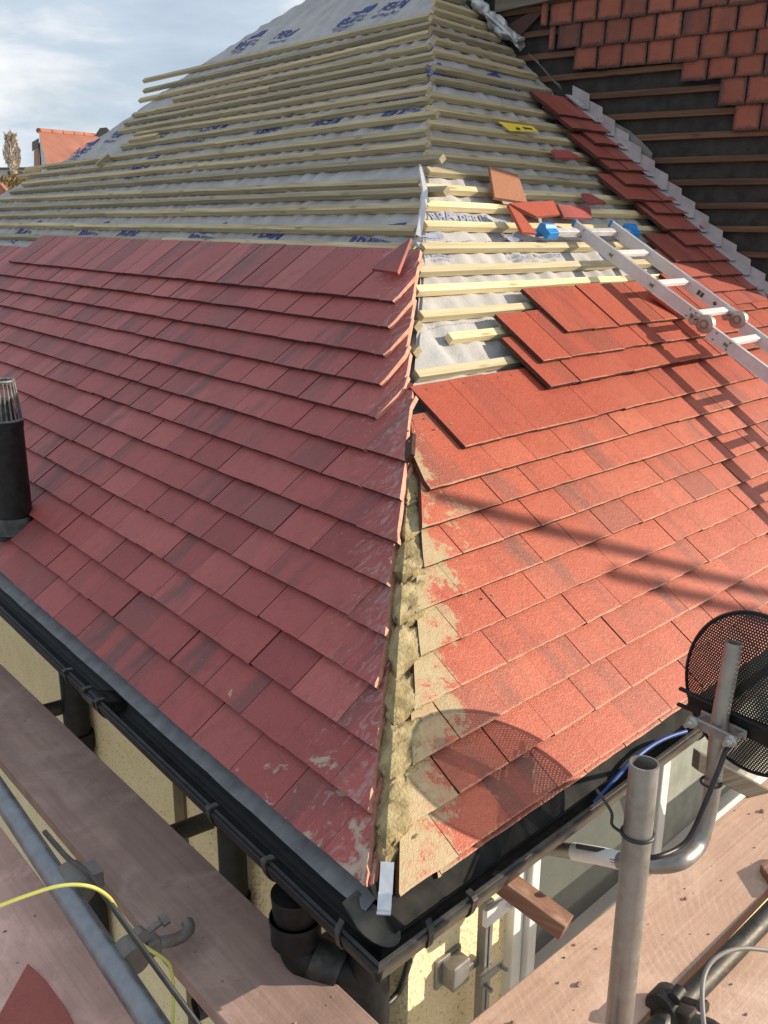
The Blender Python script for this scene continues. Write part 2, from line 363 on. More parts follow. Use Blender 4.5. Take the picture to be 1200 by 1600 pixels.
M_RIMB = simple('sunlit toned black upvc', (.030, .027, .023), (.065, .057, .048), 30, 0.34)  # black plastic painted lighter to stand for sun on the right gutter
def galv(name, c1, c2, rough=0.42, rust=None):
    m, t, p = mat(name, c1, rough, 0.75)
    co = N(t, 'ShaderNodeTexCoord')
    f = noise(t, 26, 7.0, 0.65, co.outputs['Object'])
    base = ramp(t, f, [(0.3, c1), (0.7, c2)]).outputs[0]
    if rust:
        base = mixc(t, ramp(t, noise(t, 18, 7.0, 0.7, co.outputs['Object']), [(0.55, (0, 0, 0)), (0.72, (0.85,) * 3)]).outputs[0], base, rust)
    base = mixc(t, ramp(t, noise(t, 130, 3.0, 0.6, co.outputs['Object']), [(0.62, (0, 0, 0)), (0.75, (0.5,) * 3)]).outputs[0], base, (.32, .27, .23))
    L(t, base, p.inputs['Base Color'])
    L(t, ramp(t, f, [(0.3, (rough - 0.08,) * 3), (0.7, (rough + 0.2,) * 3)]).outputs[0], p.inputs['Roughness'])
    bump(t, p, noise(t, 90, 5.0, 0.6, co.outputs['Object']), 0.0008, 0.5)
    return m
M_GALV = galv('weathered galvanised steel', (.26, .25, .235), (.38, .365, .345))
M_GALVB = galv('blue grey galvanised tube', (.19, .20, .215), (.32, .33, .345), 0.38)
M_DTUBE = galv('dark dirty tube', (.05, .05, .045), (.10, .095, .085), 0.5, (.09, .06, .04))
M_CLAMP = galv('rusty coupler', (.15, .14, .125), (.25, .23, .21), 0.55, (.13, .075, .045))
M_ALU = galv('aluminium ladder', (.54, .52, .535), (.64, .62, .635), 0.40)
M_ALU.node_tree.nodes['Principled BSDF'].inputs['Metallic'].default_value = 0.25
M_RUNG = simple('pale aluminium rung', (.78, .77, .74), (.70, .69, .67), 60, 0.45, metal=0.2)
M_RING = galv('dark hinge ring', (.20, .17, .155), (.28, .24, .22), 0.45)
M_HINGE = galv('steel hinge plate', (.36, .31, .28), (.46, .41, .37), 0.42)
M_BLUE = simple('blue plastic', (.02, .20, .55), (.03, .25, .62), 30, 0.38)
M_LEAD = simple('mid grey soaker sheet', (.38, .345, .35), (.47, .43, .435), 16, 0.62, metal=0.15, bscale=40, bdist=0.001)
M_SILV = simple('crumpled silver flashing', (.36, .36, .36), (.55, .55, .54), 20, 0.42, metal=0.45, bscale=60, bdist=0.006)
M_BFELT = simple('old black sarking felt', (.020, .018, .017), (.045, .04, .037), 14, 0.85, bscale=50, bdist=0.003)
M_HUNG = tile_mat('old smoky hung tile', [(.24, .066, .038), (.31, .088, .050), (.18, .052, .034), (.36, .105, .060)], (.055, .034, .03), rough=0.75, sheen=(.30, .13, .09), grime=True)
M_WTIMB = simple('grey reveal timber', (.10, .09, .08), (.16, .15, .13), 12, 0.8)
def render_mat():
    m, t, p = mat('cream pebbledash', (.6, .5, .3), 0.85, 0, 0.25)
    co = N(t, 'ShaderNodeTexCoord')
    v = N(t, 'ShaderNodeTexVoronoi'); v.inputs['Scale'].default_value = 95; L(t, co.outputs['Object'], v.inputs['Vector'])
    f = noise(t, 9, 6.0, 0.6, co.outputs['Object'])
    base = ramp(t, f, [(0.3, (.80, .66, .38)), (0.7, (.88, .755, .48))]).outputs[0]
    sp = noise(t, 120, 3.0, 0.6, co.outputs['Object'])
    base = mixc(t, ramp(t, sp, [(0.60, (0, 0, 0)), (0.68, (0.8,) * 3)]).outputs[0], base, (.30, .20, .10))
    L(t, base, p.inputs['Base Color']); bump(t, p, v.outputs['Distance'], 0.004, 0.8)
    return m
M_REND = render_mat()
M_WHITE = simple('white upvc frame', (.72, .71, .67), (.80, .79, .76), 20, 0.35)
def glass_mat():
    m, t, p = mat('dusty dark window glass', (.055, .065, .06), 0.16)
    co = N(t, 'ShaderNodeTexCoord')
    mpn = N(t, 'ShaderNodeMapping'); mpn.inputs['Scale'].default_value = (40, 60, 260); mpn.inputs['Rotation'].default_value = (0.5, 0.9, 0.3); L(t, co.outputs['Object'], mpn.inputs[0])
    s1 = noise(t, 1.0, 5.0, 0.7, mpn.outputs[0], 2.0)
    base = mixc(t, ramp(t, s1, [(0.62, (0, 0, 0)), (0.72, (0.5,) * 3)]).outputs[0], (.085, .095, .083), (.46, .47, .41))
    base = mixc(t, ramp(t, noise(t, 14, 5.0, 0.6, co.outputs['Object']), [(0.35, (0, 0, 0)), (0.8, (0.30,) * 3)]).outputs[0], base, (.20, .21, .18))
    L(t, base, p.inputs['Base Color']); return m
M_GLASS = glass_mat()
M_FLAT = simple('grey green flat roof sheet', (.22, .235, .20), (.31, .32, .28), 18, 0.55, bscale=30, bdist=0.002)
M_MORT = simple('sand cement mortar', (.22, .17, .08), (.34, .27, .14), 22, 0.95, bscale=150, bdist=0.012, c3=(.46, .375, .21))
M_YEL = simple('yellow cord', (.42, .42, .09), (.50, .50, .13), 30, 0.5)
M_CABLE = simple('black cable', (.012, .012, .012), (.03, .03, .03), 30, 0.45)
M_GCABLE = simple('grey cable', (.19, .17, .155), (.24, .22, .20), 30, 0.5)
M_TAPE = simple('white tape', (.74, .72, .72), (.80, .79, .79), 30, 0.55)
M_LABEL = simple('yellow paper label', (.80, .56, .03), (.85, .62, .05), 30, 0.6)
M_DARKINK = simple('dark print', (.05, .04, .03), (.07, .06, .04), 30, 0.6)
M_STICK = simple('pale sticker', (.50, .49, .40), (.58, .57, .48), 200, 0.5)
M_GREEN = simple('mossy bedding', (.20, .18, .08), (.34, .30, .16), 40, 0.95, bscale=90, bdist=0.006)

# ================================================================ SETTING
g = MB(); g.quad((-600, -600, -2.5), (600, -600, -2.5), (600, 600, -2.5), (-600, 600, -2.5))
gm = simple('ground', (.34, .32, .28), (.42, .40, .36), 0.2, 0.95)
tag(g.build('ground', gm), kind='structure')

# ---------------------------------------------------------------- the hipped roof
roof = empty('hipped_roof', (0, 0, 0), 'half tiled hipped roof with red tiles, bare battens and grey felt meeting at an open hip', 'roof')
TL = 0.245       # tile length
def tile_course(F, v0, u_lo, u_hi, wt, g, kcut, cut0, cut1, mats, off=0.0, length=TL, thick=0.0138, right=None, name='tile_course', lift=0.0, jit=1.0, skip=None, chew=0.0):
    """one course of plain tiles; left end cut to the hip (offset cut0 at the nose, cut1 one gauge up)."""
    m = MB(); nu, nv = 6, 6
    i0 = int(math.floor((u_lo - off) / wt)) - 1; i1 = int(math.ceil((u_hi - off) / wt)) + 1
    hipu = (lambda v: -9.0) if kcut is None else (lambda v: kcut * v + cut0 + (cut1 - cut0) * min(1.0, max(0, (v - v0) / g)))
    for i in range(i0, i1):
        ua = off + i * wt; ub = ua + wt - (0.0028 if F is FA else 0.0020)
        if skip and skip(ua, ub): continue
        rnd = random.random(); tj = random.uniform(-0.0008, 0.0008) * jit; tk = random.uniform(-0.0009, 0.0009) * jit; vj = random.uniform(-0.0016, 0.0016) * jit
        sk = random.uniform(-0.0008, 0.0008) * jit
        rows = []; 
        for j in range(nv + 1):
            q = j / nv; q = q * q if j < 3 else q
            v = v0 + vj + length * q
            lo = max(ua, hipu(v), u_lo); hi = ub
            if right is not None: hi = min(hi, right(v))
            hi = min(hi, u_hi)
            rows.append((v, lo, hi, q))
        if all(hi - lo < 0.004 for v, lo, hi, q in rows): continue
        cutl = any(lo > ua + 1e-5 for v, lo, hi, q in rows)
        Vt, Vb = [], []; hd = []; uvs = []
        for (v, lo, hi, q) in rows:
            if hi < lo: lo = hi = (hi + lo) / 2 if hi > ua else lo
            for k in range(nu + 1):
                u = lo + (hi - lo) * k / nu
                ww = (u - ua) / wt
                h = -0.0142 * (v - v0) / g + tj + tk * ww * 2 + lift
                h += 0.0012 * (1 - (2 * ww - 1) ** 2) * jit         # slight camber
                vv = v + sk * ww
                if q == 0: vv += nz(u * 60, v0 * 9, rnd * 30) * 0.0016
                if chew and cutl and k == 0: u += nz(v * 40, rnd * 50, 3.0) * chew
                Vt.append(F.P(u, vv, h)); Vb.append(F.P(u, vv + (0.0015 if q == 0 else 0), h - thick + (nz(u * 80, v0 * 9, rnd * 20) * 0.0016 if q == 0 else 0)))
                hd.append(u - (kcut * v if kcut is not None else -9)); uvs.append((u - ua, v - v0, rnd))
        n = nu + 1; nt_ = len(Vt); fs = []; ms = []
        for j in range(nv):
            if rows[j][2] - rows[j][1] < 1e-4 and rows[j + 1][2] - rows[j + 1][1] < 1e-4: continue
            for k in range(nu):
                a = j * n + k; fs.append((a, a + 1, a + n + 1, a + n)); ms.append(0)
                fs.append((nt_ + a, nt_ + a + n, nt_ + a + n + 1, nt_ + a + 1)); ms.append(1)
            a = j * n; fs.append((a, a + n, nt_ + a + n, nt_ + a)); ms.append(2 if cutl else 1)
            a = j * n + nu; fs.append((a, nt_ + a, nt_ + a + n, a + n)); ms.append(1)
        for k in range(nu):
            fs.append((k, nt_ + k, nt_ + k + 1, k + 1)); ms.append(1)
            a = nv * n + k; fs.append((a, a + 1, nt_ + a + 1, nt_ + a)); ms.append(1)
        b = len(m.v); m.v += [tuple(p) for p in Vt + Vb]; m.hd += hd + hd; m.uv += uvs + uvs
        flip = F is FA
        for f, mi in zip(fs, ms):
            f = tuple(x + b for x in f); m.f.append(f[::-1] if flip else f); m.m.append(mi); m.fr.append(rnd)
        # two nail holes near the head
        for du in (0.3, 0.7):
            u = ua + wt * du; v = v0 + length - 0.022
            lo = max(ua, hipu(v))
            if u > lo + 0.01 and (right is None or u < right(v) - 0.01) and u < u_hi:
                h = -0.0142 * (v - v0) / g + tj + tk * du * 2 + 0.0012 + lift + 0.0008
                cs = [F.P(u + 0.0032 * math.cos(a), v + 0.0032 * math.sin(a), h) for a in np.linspace(0, 2 * math.pi, 7)[:-1]]
                bb = len(m.v); m.v += [tuple(p) for p in cs]; m.hd += [9.0] * 6; m.uv += [(0, 0, 0)] * 6
                fh = tuple(range(bb, bb + 6)); m.f.append(fh[::-1] if flip else fh); m.m.append(3); m.fr.append(0)
    return m.build(name, mats, roof)
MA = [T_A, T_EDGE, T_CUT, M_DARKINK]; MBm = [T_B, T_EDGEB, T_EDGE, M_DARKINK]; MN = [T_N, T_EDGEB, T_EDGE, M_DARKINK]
WA, WB = 0.1655, 0.1535
cutA = [.050, .053, .048, .060, .044, .050, .028, .027, .016, .150, .143, .140, .131, .121]
cutA1 = [.050, .050, .048, .052, .046, .045, .030, .026, .030, .055, .062, .052, .050, .040]
# flue stands through the left slope
FL_UV = onF(20, 812, FA); 
def course_A(k):
    ul = 4.62 if k == 13 else 5.2
    o = 0.012 + (WA / 2 if k % 2 else 0) - 0.9 * 0
    v0 = k * GA + 0.007
    sk = None
    if abs(v0 - FLV) < 0.26: sk = lambda ua, ub: ub > FLU - 0.03 and ua < FLU + 0.105 and (v0 < FLV + 0.02 and v0 + 0.1 > FLV - 0.05)
    return tile_course(FA, v0, -0.2, ul, WA, GA, KA, cutA[k], cutA1[k], MA, off=o, skip=sk, chew=0.006 if k < 9 else 0.0, length=0.25)
FLU, FLV = onF(16, 808, FA)
for k in range(14): course_A(k)
# under-eaves course and the single loose hip tile that lies on the top course
tile_course(FA, 0.012, -0.2, 5.2, WA, GA, KA, .040, .045, MA, off=0.095, length=0.15, lift=-0.0142, name='eaves_course')
cutB = [.040, .051, .060, .059, .069, .050, .069, .056, .078, .200]
cutB1 = [.045, .055, .060, .060, .060, .055, .062, .056, .020, .058]
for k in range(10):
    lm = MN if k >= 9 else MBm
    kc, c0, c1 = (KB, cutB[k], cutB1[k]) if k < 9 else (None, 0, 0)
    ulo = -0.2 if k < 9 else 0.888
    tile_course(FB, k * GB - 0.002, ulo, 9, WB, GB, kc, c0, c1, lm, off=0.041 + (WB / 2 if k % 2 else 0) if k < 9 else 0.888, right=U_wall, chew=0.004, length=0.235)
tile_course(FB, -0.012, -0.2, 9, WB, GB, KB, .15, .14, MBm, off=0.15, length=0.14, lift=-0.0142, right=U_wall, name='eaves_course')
up_left = {10: 1.384, 11: 1.433, 12: 1.663, 13: 2.60, 14: 2.66, 15: 2.693, 16: 2.721, 17: 2.918, 18: 2.863, 19: 2.90, 20: 2.66 + .09, 21: 2.832 + .02, 22: 2.83, 23: 2.806, 24: 2.90, 25: 2.80, 26: 2.79}
upv = {10: .926, 11: 1.02, 12: 1.115, 13: 1.15, 14: 1.226, 15: 1.314, 16: 1.401, 17: 1.492, 18: 1.587, 19: 1.684, 20: 1.766, 21: 1.860, 22: 1.953, 23: 2.023, 24: 2.122, 25: 2.207, 26: 2.298}
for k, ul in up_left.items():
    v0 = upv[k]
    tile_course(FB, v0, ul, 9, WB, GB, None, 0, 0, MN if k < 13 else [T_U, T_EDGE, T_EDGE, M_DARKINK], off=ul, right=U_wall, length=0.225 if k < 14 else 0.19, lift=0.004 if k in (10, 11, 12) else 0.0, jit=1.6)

# ---------------------------------------------------------------- underlay felt
def felt_h(u, v, F):
    s = 1.0 if F is FA else 1.25
    h = -0.0770 + 0.0045 * s * math.sin(u * 62 + 2.5 * nz(u, v, 1, 3)) * (0.6 + nz(u, v, 5.0, 4)) + 0.006 * s * nz(u, v, 2.0, 7.0) + 0.004 * nz(u, v, 7.0, 25)
    return h
def sil(v):            # far edge of the left slope
    xs = [1.0, 2.0, 2.355, 2.73, 3.19, 3.54, 3.675, 4.3]; ys = [7.4, 6.42, 5.68, 5.34, 4.98, 4.535, 4.326, 3.7]
    return float(np.interp(v, xs, ys))
def felt(F, v0, v1, nv, lo, hi, nu, name='underlay'):
    m = MB(); V = []; f = []
    for j in range(nv + 1):
        v = v0 + (v1 - v0) * j / nv; a, b = lo(v), hi(v)
        for i in range(nu + 1):
            u = a + (b - a) * i / nu
            d = 0.0
            V.append(F.P(u, v, felt_h(u, v, F)))
    n = nu + 1
    for j in range(nv):
        for i in range(nu):
            q = j * n + i; f.append((q, q + 1, q + n + 1, q + n))
    if F is FA: f = [x[::-1] for x in f]
    m.add(V, f); return m.build(name, M_FELT, roof, smooth=True)
feltA = felt(FA, 1.2, 4.0, 150, lambda v: HA(v, -0.072) - 0.004, sil, 330)
feltB = felt(FB, 0.78, 3.5, 150, lambda v: HBu(v, -0.072) - 0.004, lambda v: max(U_wall(v) + 0.05, HBu(v, -.072) + .01), 170)
# boarding under the tiles, and the far slope that closes the roof
m = MB()
m.add([FA.P(HA(.08, -.085), 0.08, -0.085), FA.P(7.6, 0.08, -0.09), FA.P(7.5, 1.25, -0.09), FA.P(HA(1.25, -.085), 1.25, -0.085)], [(3, 2, 1, 0)])
m.add([FB.P(HBu(.08, -.085), 0.08, -0.085), FB.P(U_wall(0) + .1, 0.08, -0.085), FB.P(U_wall(.85), .85, -0.085), FB.P(HBu(.85, -.085), .85, -0.085)], [(0, 1, 2, 3)])
for va, vb in ((1.0, 2.0), (2.0, 2.355), (2.355, 2.73), (2.73, 3.19), (3.19, 3.54), (3.54, 3.675), (3.675, 4.0)):
    a = FA.P(sil(va), va, felt_h(sil(va), va, FA)); b = FA.P(sil(vb), vb, felt_h(sil(vb), vb, FA))
    dn = np.array([0.9, 1.6, -2.2]); m.add([a, b, b + dn, a + dn], [(0, 1, 2, 3)])
m.build('far_slope', M_FELT, roof)

# ---------------------------------------------------------------- battens
def batten(F, uA, vA, uB, vB, mats, wd=0.0280, th=0.0225, top=-0.050, mark=None):
    """a batten from (uA,vA) to (uB,vB): v is its lower front edge"""
    m = MB(); a = F.P(uA, vA, top); b = F.P(uB, vB, top); ax = b - a; ln = np.linalg.norm(ax); ax /= ln
    up = F.v - ax * (F.v @ ax); up /= np.linalg.norm(up); nn = F.n
    r = random.random(); n = max(2, int(ln / 0.12)); V = []; UV = []
    sag = random.uniform(-1, 1)
    for i in range(n + 1):
        t = i / n; c = a + ax * ln * t
        w1 = nz(t * ln * 2, vA * 7, 4.0) * 0.003; h1 = nz(t * ln * 3, vA * 5, 9.0) * 0.0022
        for (x, y) in ((0, -th), (wd, -th), (wd, 0), (0, 0)):
            V.append(c + up * (x + w1) + nn * (y + h1)); UV.append((t * ln + r * 9, x + y * 2 + r * 3, y))
    fs = []
    for i in range(n):
        for k in range(4):
            k2 = (k + 1) % 4; fs.append((i * 4 + k, i * 4 + k2, i * 4 + 4 + k2, i * 4 + 4 + k))
    fs.append((0, 1, 2, 3)); e = n * 4; fs.append((e + 3, e + 2, e + 1, e))
    if F is not FA: fs = [f[::-1] for f in fs]
    # make sure faces look outward
    m.add(V, fs, 0, r); m.uv = UV
    o = m.build('batten', mats, roof)
    me = o.data; bm = bmesh.new(); bm.from_mesh(me); bmesh.ops.recalc_face_normals(bm, faces=bm.faces); bm.to_mesh(me); bm.free()
    return o
A_B = [  # (right pixel), (left pixel)
 ((640, 390), (0, 370)), ((645, 361), (0, 352)), ((655, 325), (0, 338)), ((692, 299), (0, 325)), ((652, 285), (0, 312)), ((686, 248), (13, 300)),
 ((664, 226), (32, 288)), ((662, 206), (26, 276)), ((678, 178), (37, 265)), ((668, 156), (187, 230)), ((666, 140), (208, 211)),
 ((663, 121), (183, 206)), ((663, 105), (192, 193)), ((673, 86), (205, 180)), ((667, 72), (268, 156)), ((667, 52), (215, 157)), ((674, 37), (222, 142)), ((669, 24), (222, 126))]
for i, (r_, l_) in enumerate(A_B):
    ua, va = onF(*r_, FA, -0.050); ub, vb = onF(*l_, FA, -0.050)
    if l_[0] == 0: ub += 0.5; vb += (vb - va) / (ub - ua) * 0.5
    mid = ua + (ub - ua) * random.uniform(0.35, 0.75); vm = va + (vb - va) * (mid - ua) / (ub - ua)
    if i in (0, 1, 2, 4, 6, 8, 10, 13):
        batten(FA, ua, va, mid, vm, M_BAT); batten(FA, mid + 0.003, vm + random.uniform(-.006, .006), ub, vb, M_BAT)
    else: batten(FA, ua, va, ub, vb, M_BAT)
a_ = onF(207, 210, FA, -.03); b_ = onF(250, 202, FA, -.03); batten(FA, a_[0], a_[1] - .05, b_[0], b_[1] - .05, M_BAT, top=-0.035)
a_ = onF(152, 259, FA, -.03); b_ = onF(171, 243, FA, -.03); batten(FA, a_[0], a_[1], b_[0], b_[1], M_BAT, top=-0.02)
B_B = [(655, 587, .960), (707, 529, 0), (662, 494, 0), (655, 454, 0), (657, 424, 0), (664, 387, 0), (668, 352, 0), (669, 321, 0), (670, 294, 0), (672, 267, 0), (670, 241, 0), (675, 217, 0),
       (674, 193, 0), (673, 170, 0), (673, 147, 0), (680, 122, 0), (681, 105, 0), (682, 80, 0), (682, 62, 0), (676, 45, 0), (676, 28, 0), (679, 14, 0), (681, 1, 0)]
for i, (x, y, _) in enumerate(B_B):
    ua, va = onF(x, y, FB, -0.050)
    vr = 1.07 + (i + 0.0) * 0.0905; vr = va + (vr - va) * 0.5
    ub = U_wall(vr) - 0.03
    batten(FB, ua, va - 0.004, ub, vr - 0.004, M_BATN if i < 9 else M_BAT, wd=0.0275)
for i in range(4):
    v = 3.19 + i * 0.09; batten(FB, KB * v + 0.04, v, U_wall(v) - 0.02, v, M_BAT)
# sawn-off batten stubs poking out at the hip
for x, y in ((636, 462), (648, 500), (646, 540)):
    u_, v_ = onF(x - 8, y + 10, FA, -0.05); batten(FA, u_ - 0.02, v_, u_ + 0.22, v_ + 0.0, M_BAT, top=-0.05)

# ---------------------------------------------------------------- printed marks on the felt
def text_mesh(txt, size, shear=0.0):
    cu = bpy.data.curves.new('t', 'FONT'); cu.body = txt; cu.size = size; cu.shear = shear; cu.resolution_u = 2; cu.align_x = 'CENTER'; cu.offset = size * 0.02
    ob = bpy.data.objects.new('t', cu); COL.objects.link(ob)
    me = bpy.data.meshes.new_from_object(ob.evaluated_get(bpy.context.evaluated_depsgraph_get()))
    vs = [tuple(v.co[:2]) for v in me.vertices]; fs = [tuple(p.vertices) for p in me.polygons]
    bpy.data.objects.remove(ob); bpy.data.curves.remove(cu); bpy.data.meshes.remove(me); return vs, fs
def printed(F, parent, u, v, items, inkm, rot=0.0):
    m = MB(); sx = -1 if F is FA else 1
    c, s = math.cos(rot), math.sin(rot)
    for vs, fs in items:
        P = []
        for x, y in vs:
            x, y = x * c - y * s, x * s + y * c
            P.append(F.P(u + sx * x, v + y, felt_h(u + sx * x, v + y, F) + 0.0035))
        m.add(P, fs)
    o = m.build('printed_mark', inkm, parent); return o
def grid_poly(tri, n=10):     # subdivided triangle
    a, b, c = (np.array(p) for p in tri); V = []; idx = {}; F_ = []
    for i in range(n + 1):
        for j in range(n + 1 - i): idx[i, j] = len(V); V.append(tuple(a + (b - a) * i / n + (c - a) * j / n))
    for i in range(n):
        for j in range(n - i):
            F_.append((idx[i, j], idx[i + 1, j], idx[i, j + 1]))
            if j < n - i - 1: F_.append((idx[i + 1, j], idx[i + 1, j + 1], idx[i, j + 1]))
    return V, F_
def shift(it, dx, dy): return [(x + dx, y + dy) for x, y in it[0]], it[1]
def badge(k=1.0):
    its = [grid_poly([(0.0, .075 * k), (.15 * k, .075 * k), (.15 * k, .135 * k)]), grid_poly([(-.03 * k, .062 * k), (.15 * k, .069 * k), (.06 * k, .069 * k)], 6)]
    its.append(shift(text_mesh('BBA', .075 * k, 0.1), .02 * k, 0)); its.append(shift(text_mesh('BRITISH', .026 * k), .125 * k, .033 * k)); its.append(shift(text_mesh('BOARD', .026 * k), .125 * k, .005 * k))
    its.append(shift(text_mesh('OF AGREMENT', .026 * k), .04 * k, -.03 * k)); its.append(shift(text_mesh('CERTIFICATE', .02 * k), .04 * k, -.052 * k)); return its
def line_marks(k=1.0):
    return [shift(text_mesh('PERM', .085 * k, 0.45), 0, 0), shift(text_mesh('BREATHER FELT', .03 * k, 0.3), 0, -.045 * k)]
bd = badge(1.15); lm = line_marks(1.05)
for (x, y, it, kk) in [(532, 38, bd, 0), (440, 58, lm, 0), (372, 74, bd, 0), (607, 14, lm, 0), (545, 388, bd, 0), (412, 370, lm, 0), (292, 380, bd, 0), (190, 372, lm, 0), (122, 372, bd, 0), (25, 368, bd, 0),
                   (600, 186, bd, 0), (500, 200, lm, 0), (400, 212, bd, 0), (310, 214, lm, 0), (225, 222, bd, 0), (178, 214, lm, 0), (118, 240, bd, 0), (205, 268, bd, 0), (610, 160, lm, 0), (330, 205, lm, 0)]:
    u, v = onF(x, y, FA, -0.072); printed(FA, feltA, u, v, it, M_INK, -0.08)
bdB = badge(0.8); lmB = line_marks(0.8)
for (x, y, it) in [(690, 345, bdB), (790, 358, lmB), (672, 392, bdB), (800, 395, bdB), (850, 390, lmB), (745, 350, lmB)]:
    u, v = onF(x, y, FB, -0.072); printed(FB, feltB, u, v, it, M_INKG, 0.0)
for (x, y, it) in [(700, 128, lmB), (680, 118, bdB), (800, 148, lmB), (770, 130, bdB), (860, 190, bdB), (720, 40, lmB), (760, 62, lmB)]:
    u, v = onF(x, y, FB, -0.072); printed(FB, feltB, u, v, it, M_INK, 0.0)
# dashed lap lines printed on the felt
def dashes(F, parent, v, u0, u1, mt):
    m = MB(); u = u0
    while u < u1:
        P = []; 
        for k in range(3):
            for dv in (0, .0022): uu = u + .011 * k / 2; P.append(F.P(uu, v + dv + .004 * nz(uu * 3, v, 2), felt_h(uu, v + dv, F) + .004))
        m.add(P, [(0, 2, 3, 1), (2, 4, 5, 3)] if F is FB else [(1, 3, 2, 0), (3, 5, 4, 2)]); u += .020
    m.build('lap_line', mt, parent)
for v in (1.055, 1.255, 1.60, 1.79, 2.06): dashes(FB, feltB, v, KB * v + .1, U_wall(v) - .3, M_DARKINK if v > 1.5 else M_INKG)
for v in (1.80, 2.13, 2.20, 1.95): dashes(FA, feltA, v, KA * v + .1, KA * v + 2.2, M_INKG)
# white edge of the felt lap showing at the hip
m = MB(); pts = [onF(x, y, FA, -0.05) for x, y in ((648, 372), (655, 330), (658, 300), (655, 262))]
V = []
for i, (u, v) in enumerate(pts):
    wdt = (0.035, 0.045, 0.04, 0.02)[i]
    V += [FA.P(u - wdt, v, -0.045 + 0.006 * (i % 2)), FA.P(u - wdt / 2, v, -0.035), FA.P(u + .01, v, -0.06)]
m.add(V, [(i * 3 + k, i * 3 + k + 1, i * 3 + 4 + k, i * 3 + 3 + k) for i in range(3) for k in range(2)])
m.build('felt_lap', simple('white felt edge', (.55, .54, .55), (.62, .61, .62), 30, 0.8), feltA)

# ---------------------------------------------------------------- hip mortar and hip iron
m = MB(); V = []; nn_, mm_ = 300, 34
vend = 0.80 / 1.0
for j in range(nn_ + 1):
    z = 0.030 + 0.565 * j / nn_
    c = HIP * z; vA_ = c @ FA.v; vB_ = c @ FB.v
    fad = min(1.0, j / 8) * (1.0 if z < 0.36 else max(0.0, 1 - (z - 0.36) * 7))
    phase = (vB_ / GB) % 1.0
    for i in range(mm_ + 1):
        t = i / mm_ * 2 - 1                      # -1 on left slope, +1 on right slope
        if t < 0: p = FA.P(KA * vA_ + (-t) * 0.066, vA_, 0)
        else: p = FB.P(KB * vB_ + t * 0.150, vB_, 0)
        nrm = FA.n * max(0, .5 - t / 2) + FB.n * max(0, .5 + t / 2); nrm /= np.linalg.norm(nrm)
        lump = 0.0075 * nz(p[0] * 15, p[1] * 15, p[2] * 15) + 0.0035 * nz(p[0] * 44, p[1] * 44, p[2] * 44) + 0.0022 * nz(p[0] * 120, p[1] * 120, p[2] * 120) - 0.016 * max(0, nz(p[0] * 50 + 9, p[1] * 50, p[2] * 50) - 0.34)
        q_ = vB_ / GB + 0.22 * nz(t * 1.6, z * 7, 3) + 0.10 * nz(t * 6, z * 40, 8) + 0.12 * t; ph2 = q_ % 1.0; gk = max(0.0, min(1.0, 0.5 + 1.6 * nz(math.floor(q_) * 3.7, t * 1.2, 5))); crack = -0.022 * gk * max(0, (ph2 - 0.80) / 0.20) * max(0.0, 1 - 1.2 * max(t, 0) ** 2)
        step = -0.011 * phase * 0.9
        base = (-0.016 + 0.014 * (1 - abs(t)) * fad - 0.012 * abs(t) - 0.014 * (1 - fad)) if t < 0 else (-0.0045 + 0.003 * (1 - t) * fad - 0.012 * t ** 3 - 0.03 * (1 - fad))
        V.append(p + nrm * (base + step + (lump + crack) * (0.55 + 0.45 * fad)))
m.add(V, [(j * (mm_ + 1) + i, j * (mm_ + 1) + i + 1, (j + 1) * (mm_ + 1) + i + 1, (j + 1) * (mm_ + 1) + i) for j in range(nn_) for i in range(mm_)])
m.build('hip_mortar', M_MORT, roof, smooth=True)
# crumbs of mortar pressed at the hip and on tiles
m = MB()
for (x, y) in ((676, 1116), (768, 930), (704, 662), (637, 673), (641, 690), (646, 683), (634, 1210), (612, 1248)):
    P = hit(x, y, FB.n, FB.n * 0.006); bmm = bmesh.new(); bmesh.ops.create_icosphere(bmm, subdivisions=2, radius=0.0045)
    vs = [np.array(v.co) * np.array([1.2, 0.9, 0.6]) * (1 + 0.5 * nz(v.co.x * 150, v.co.y * 150, x)) + P for v in bmm.verts]; m.add(vs, [tuple(v.index for v in f.verts) for f in bmm.faces]); bmm.free()
m.build('mortar_crumb', M_GREEN, roof)
# broken red cut tile lodged in the bedding
m = MB(); c = hit(641, 700, FB.n, FB.n * 0.0); m.cbox(c, HIP / np.linalg.norm(HIP) * 0.075, FB.n * 0.035, np.cross(HIP, FB.n) / np.linalg.norm(np.cross(HIP, FB.n)) * 0.012)
m.build('tile_fragment', T_EDGEB, roof, bevel=0.002)
# galvanised hip iron
hd_ = HIP / np.linalg.norm(HIP); sd_ = np.cross(hd_, EZ); sd_ /= np.linalg.norm(sd_); nh = np.cross(sd_, hd_)
m = MB(); prof = [(0.075, -0.010), (0.024, -0.012), (0.018, 0.004), (-0.010, 0.004), (-0.018, 0.010), (-0.019, 0.016)]
hw = 0.0115
P0 = [(hd_ * a + nh * b + HB * 0.006) for a, b in prof]
for i in range(len(P0) - 1):
    a, b = P0[i], P0[i + 1]; dl = b - a; dl /= np.linalg.norm(dl); nq = np.cross(sd_, dl)
    m.box(a - sd_ * hw - nq * 0.002 - dl * 0.001, (b - a) + dl * 0.002, sd_ * 2 * hw, nq * 0.004)
m.build('hip_iron', simple('bright galvanised strap', (.55, .57, .60), (.70, .71, .72), 40, 0.35, metal=0.6), roof)

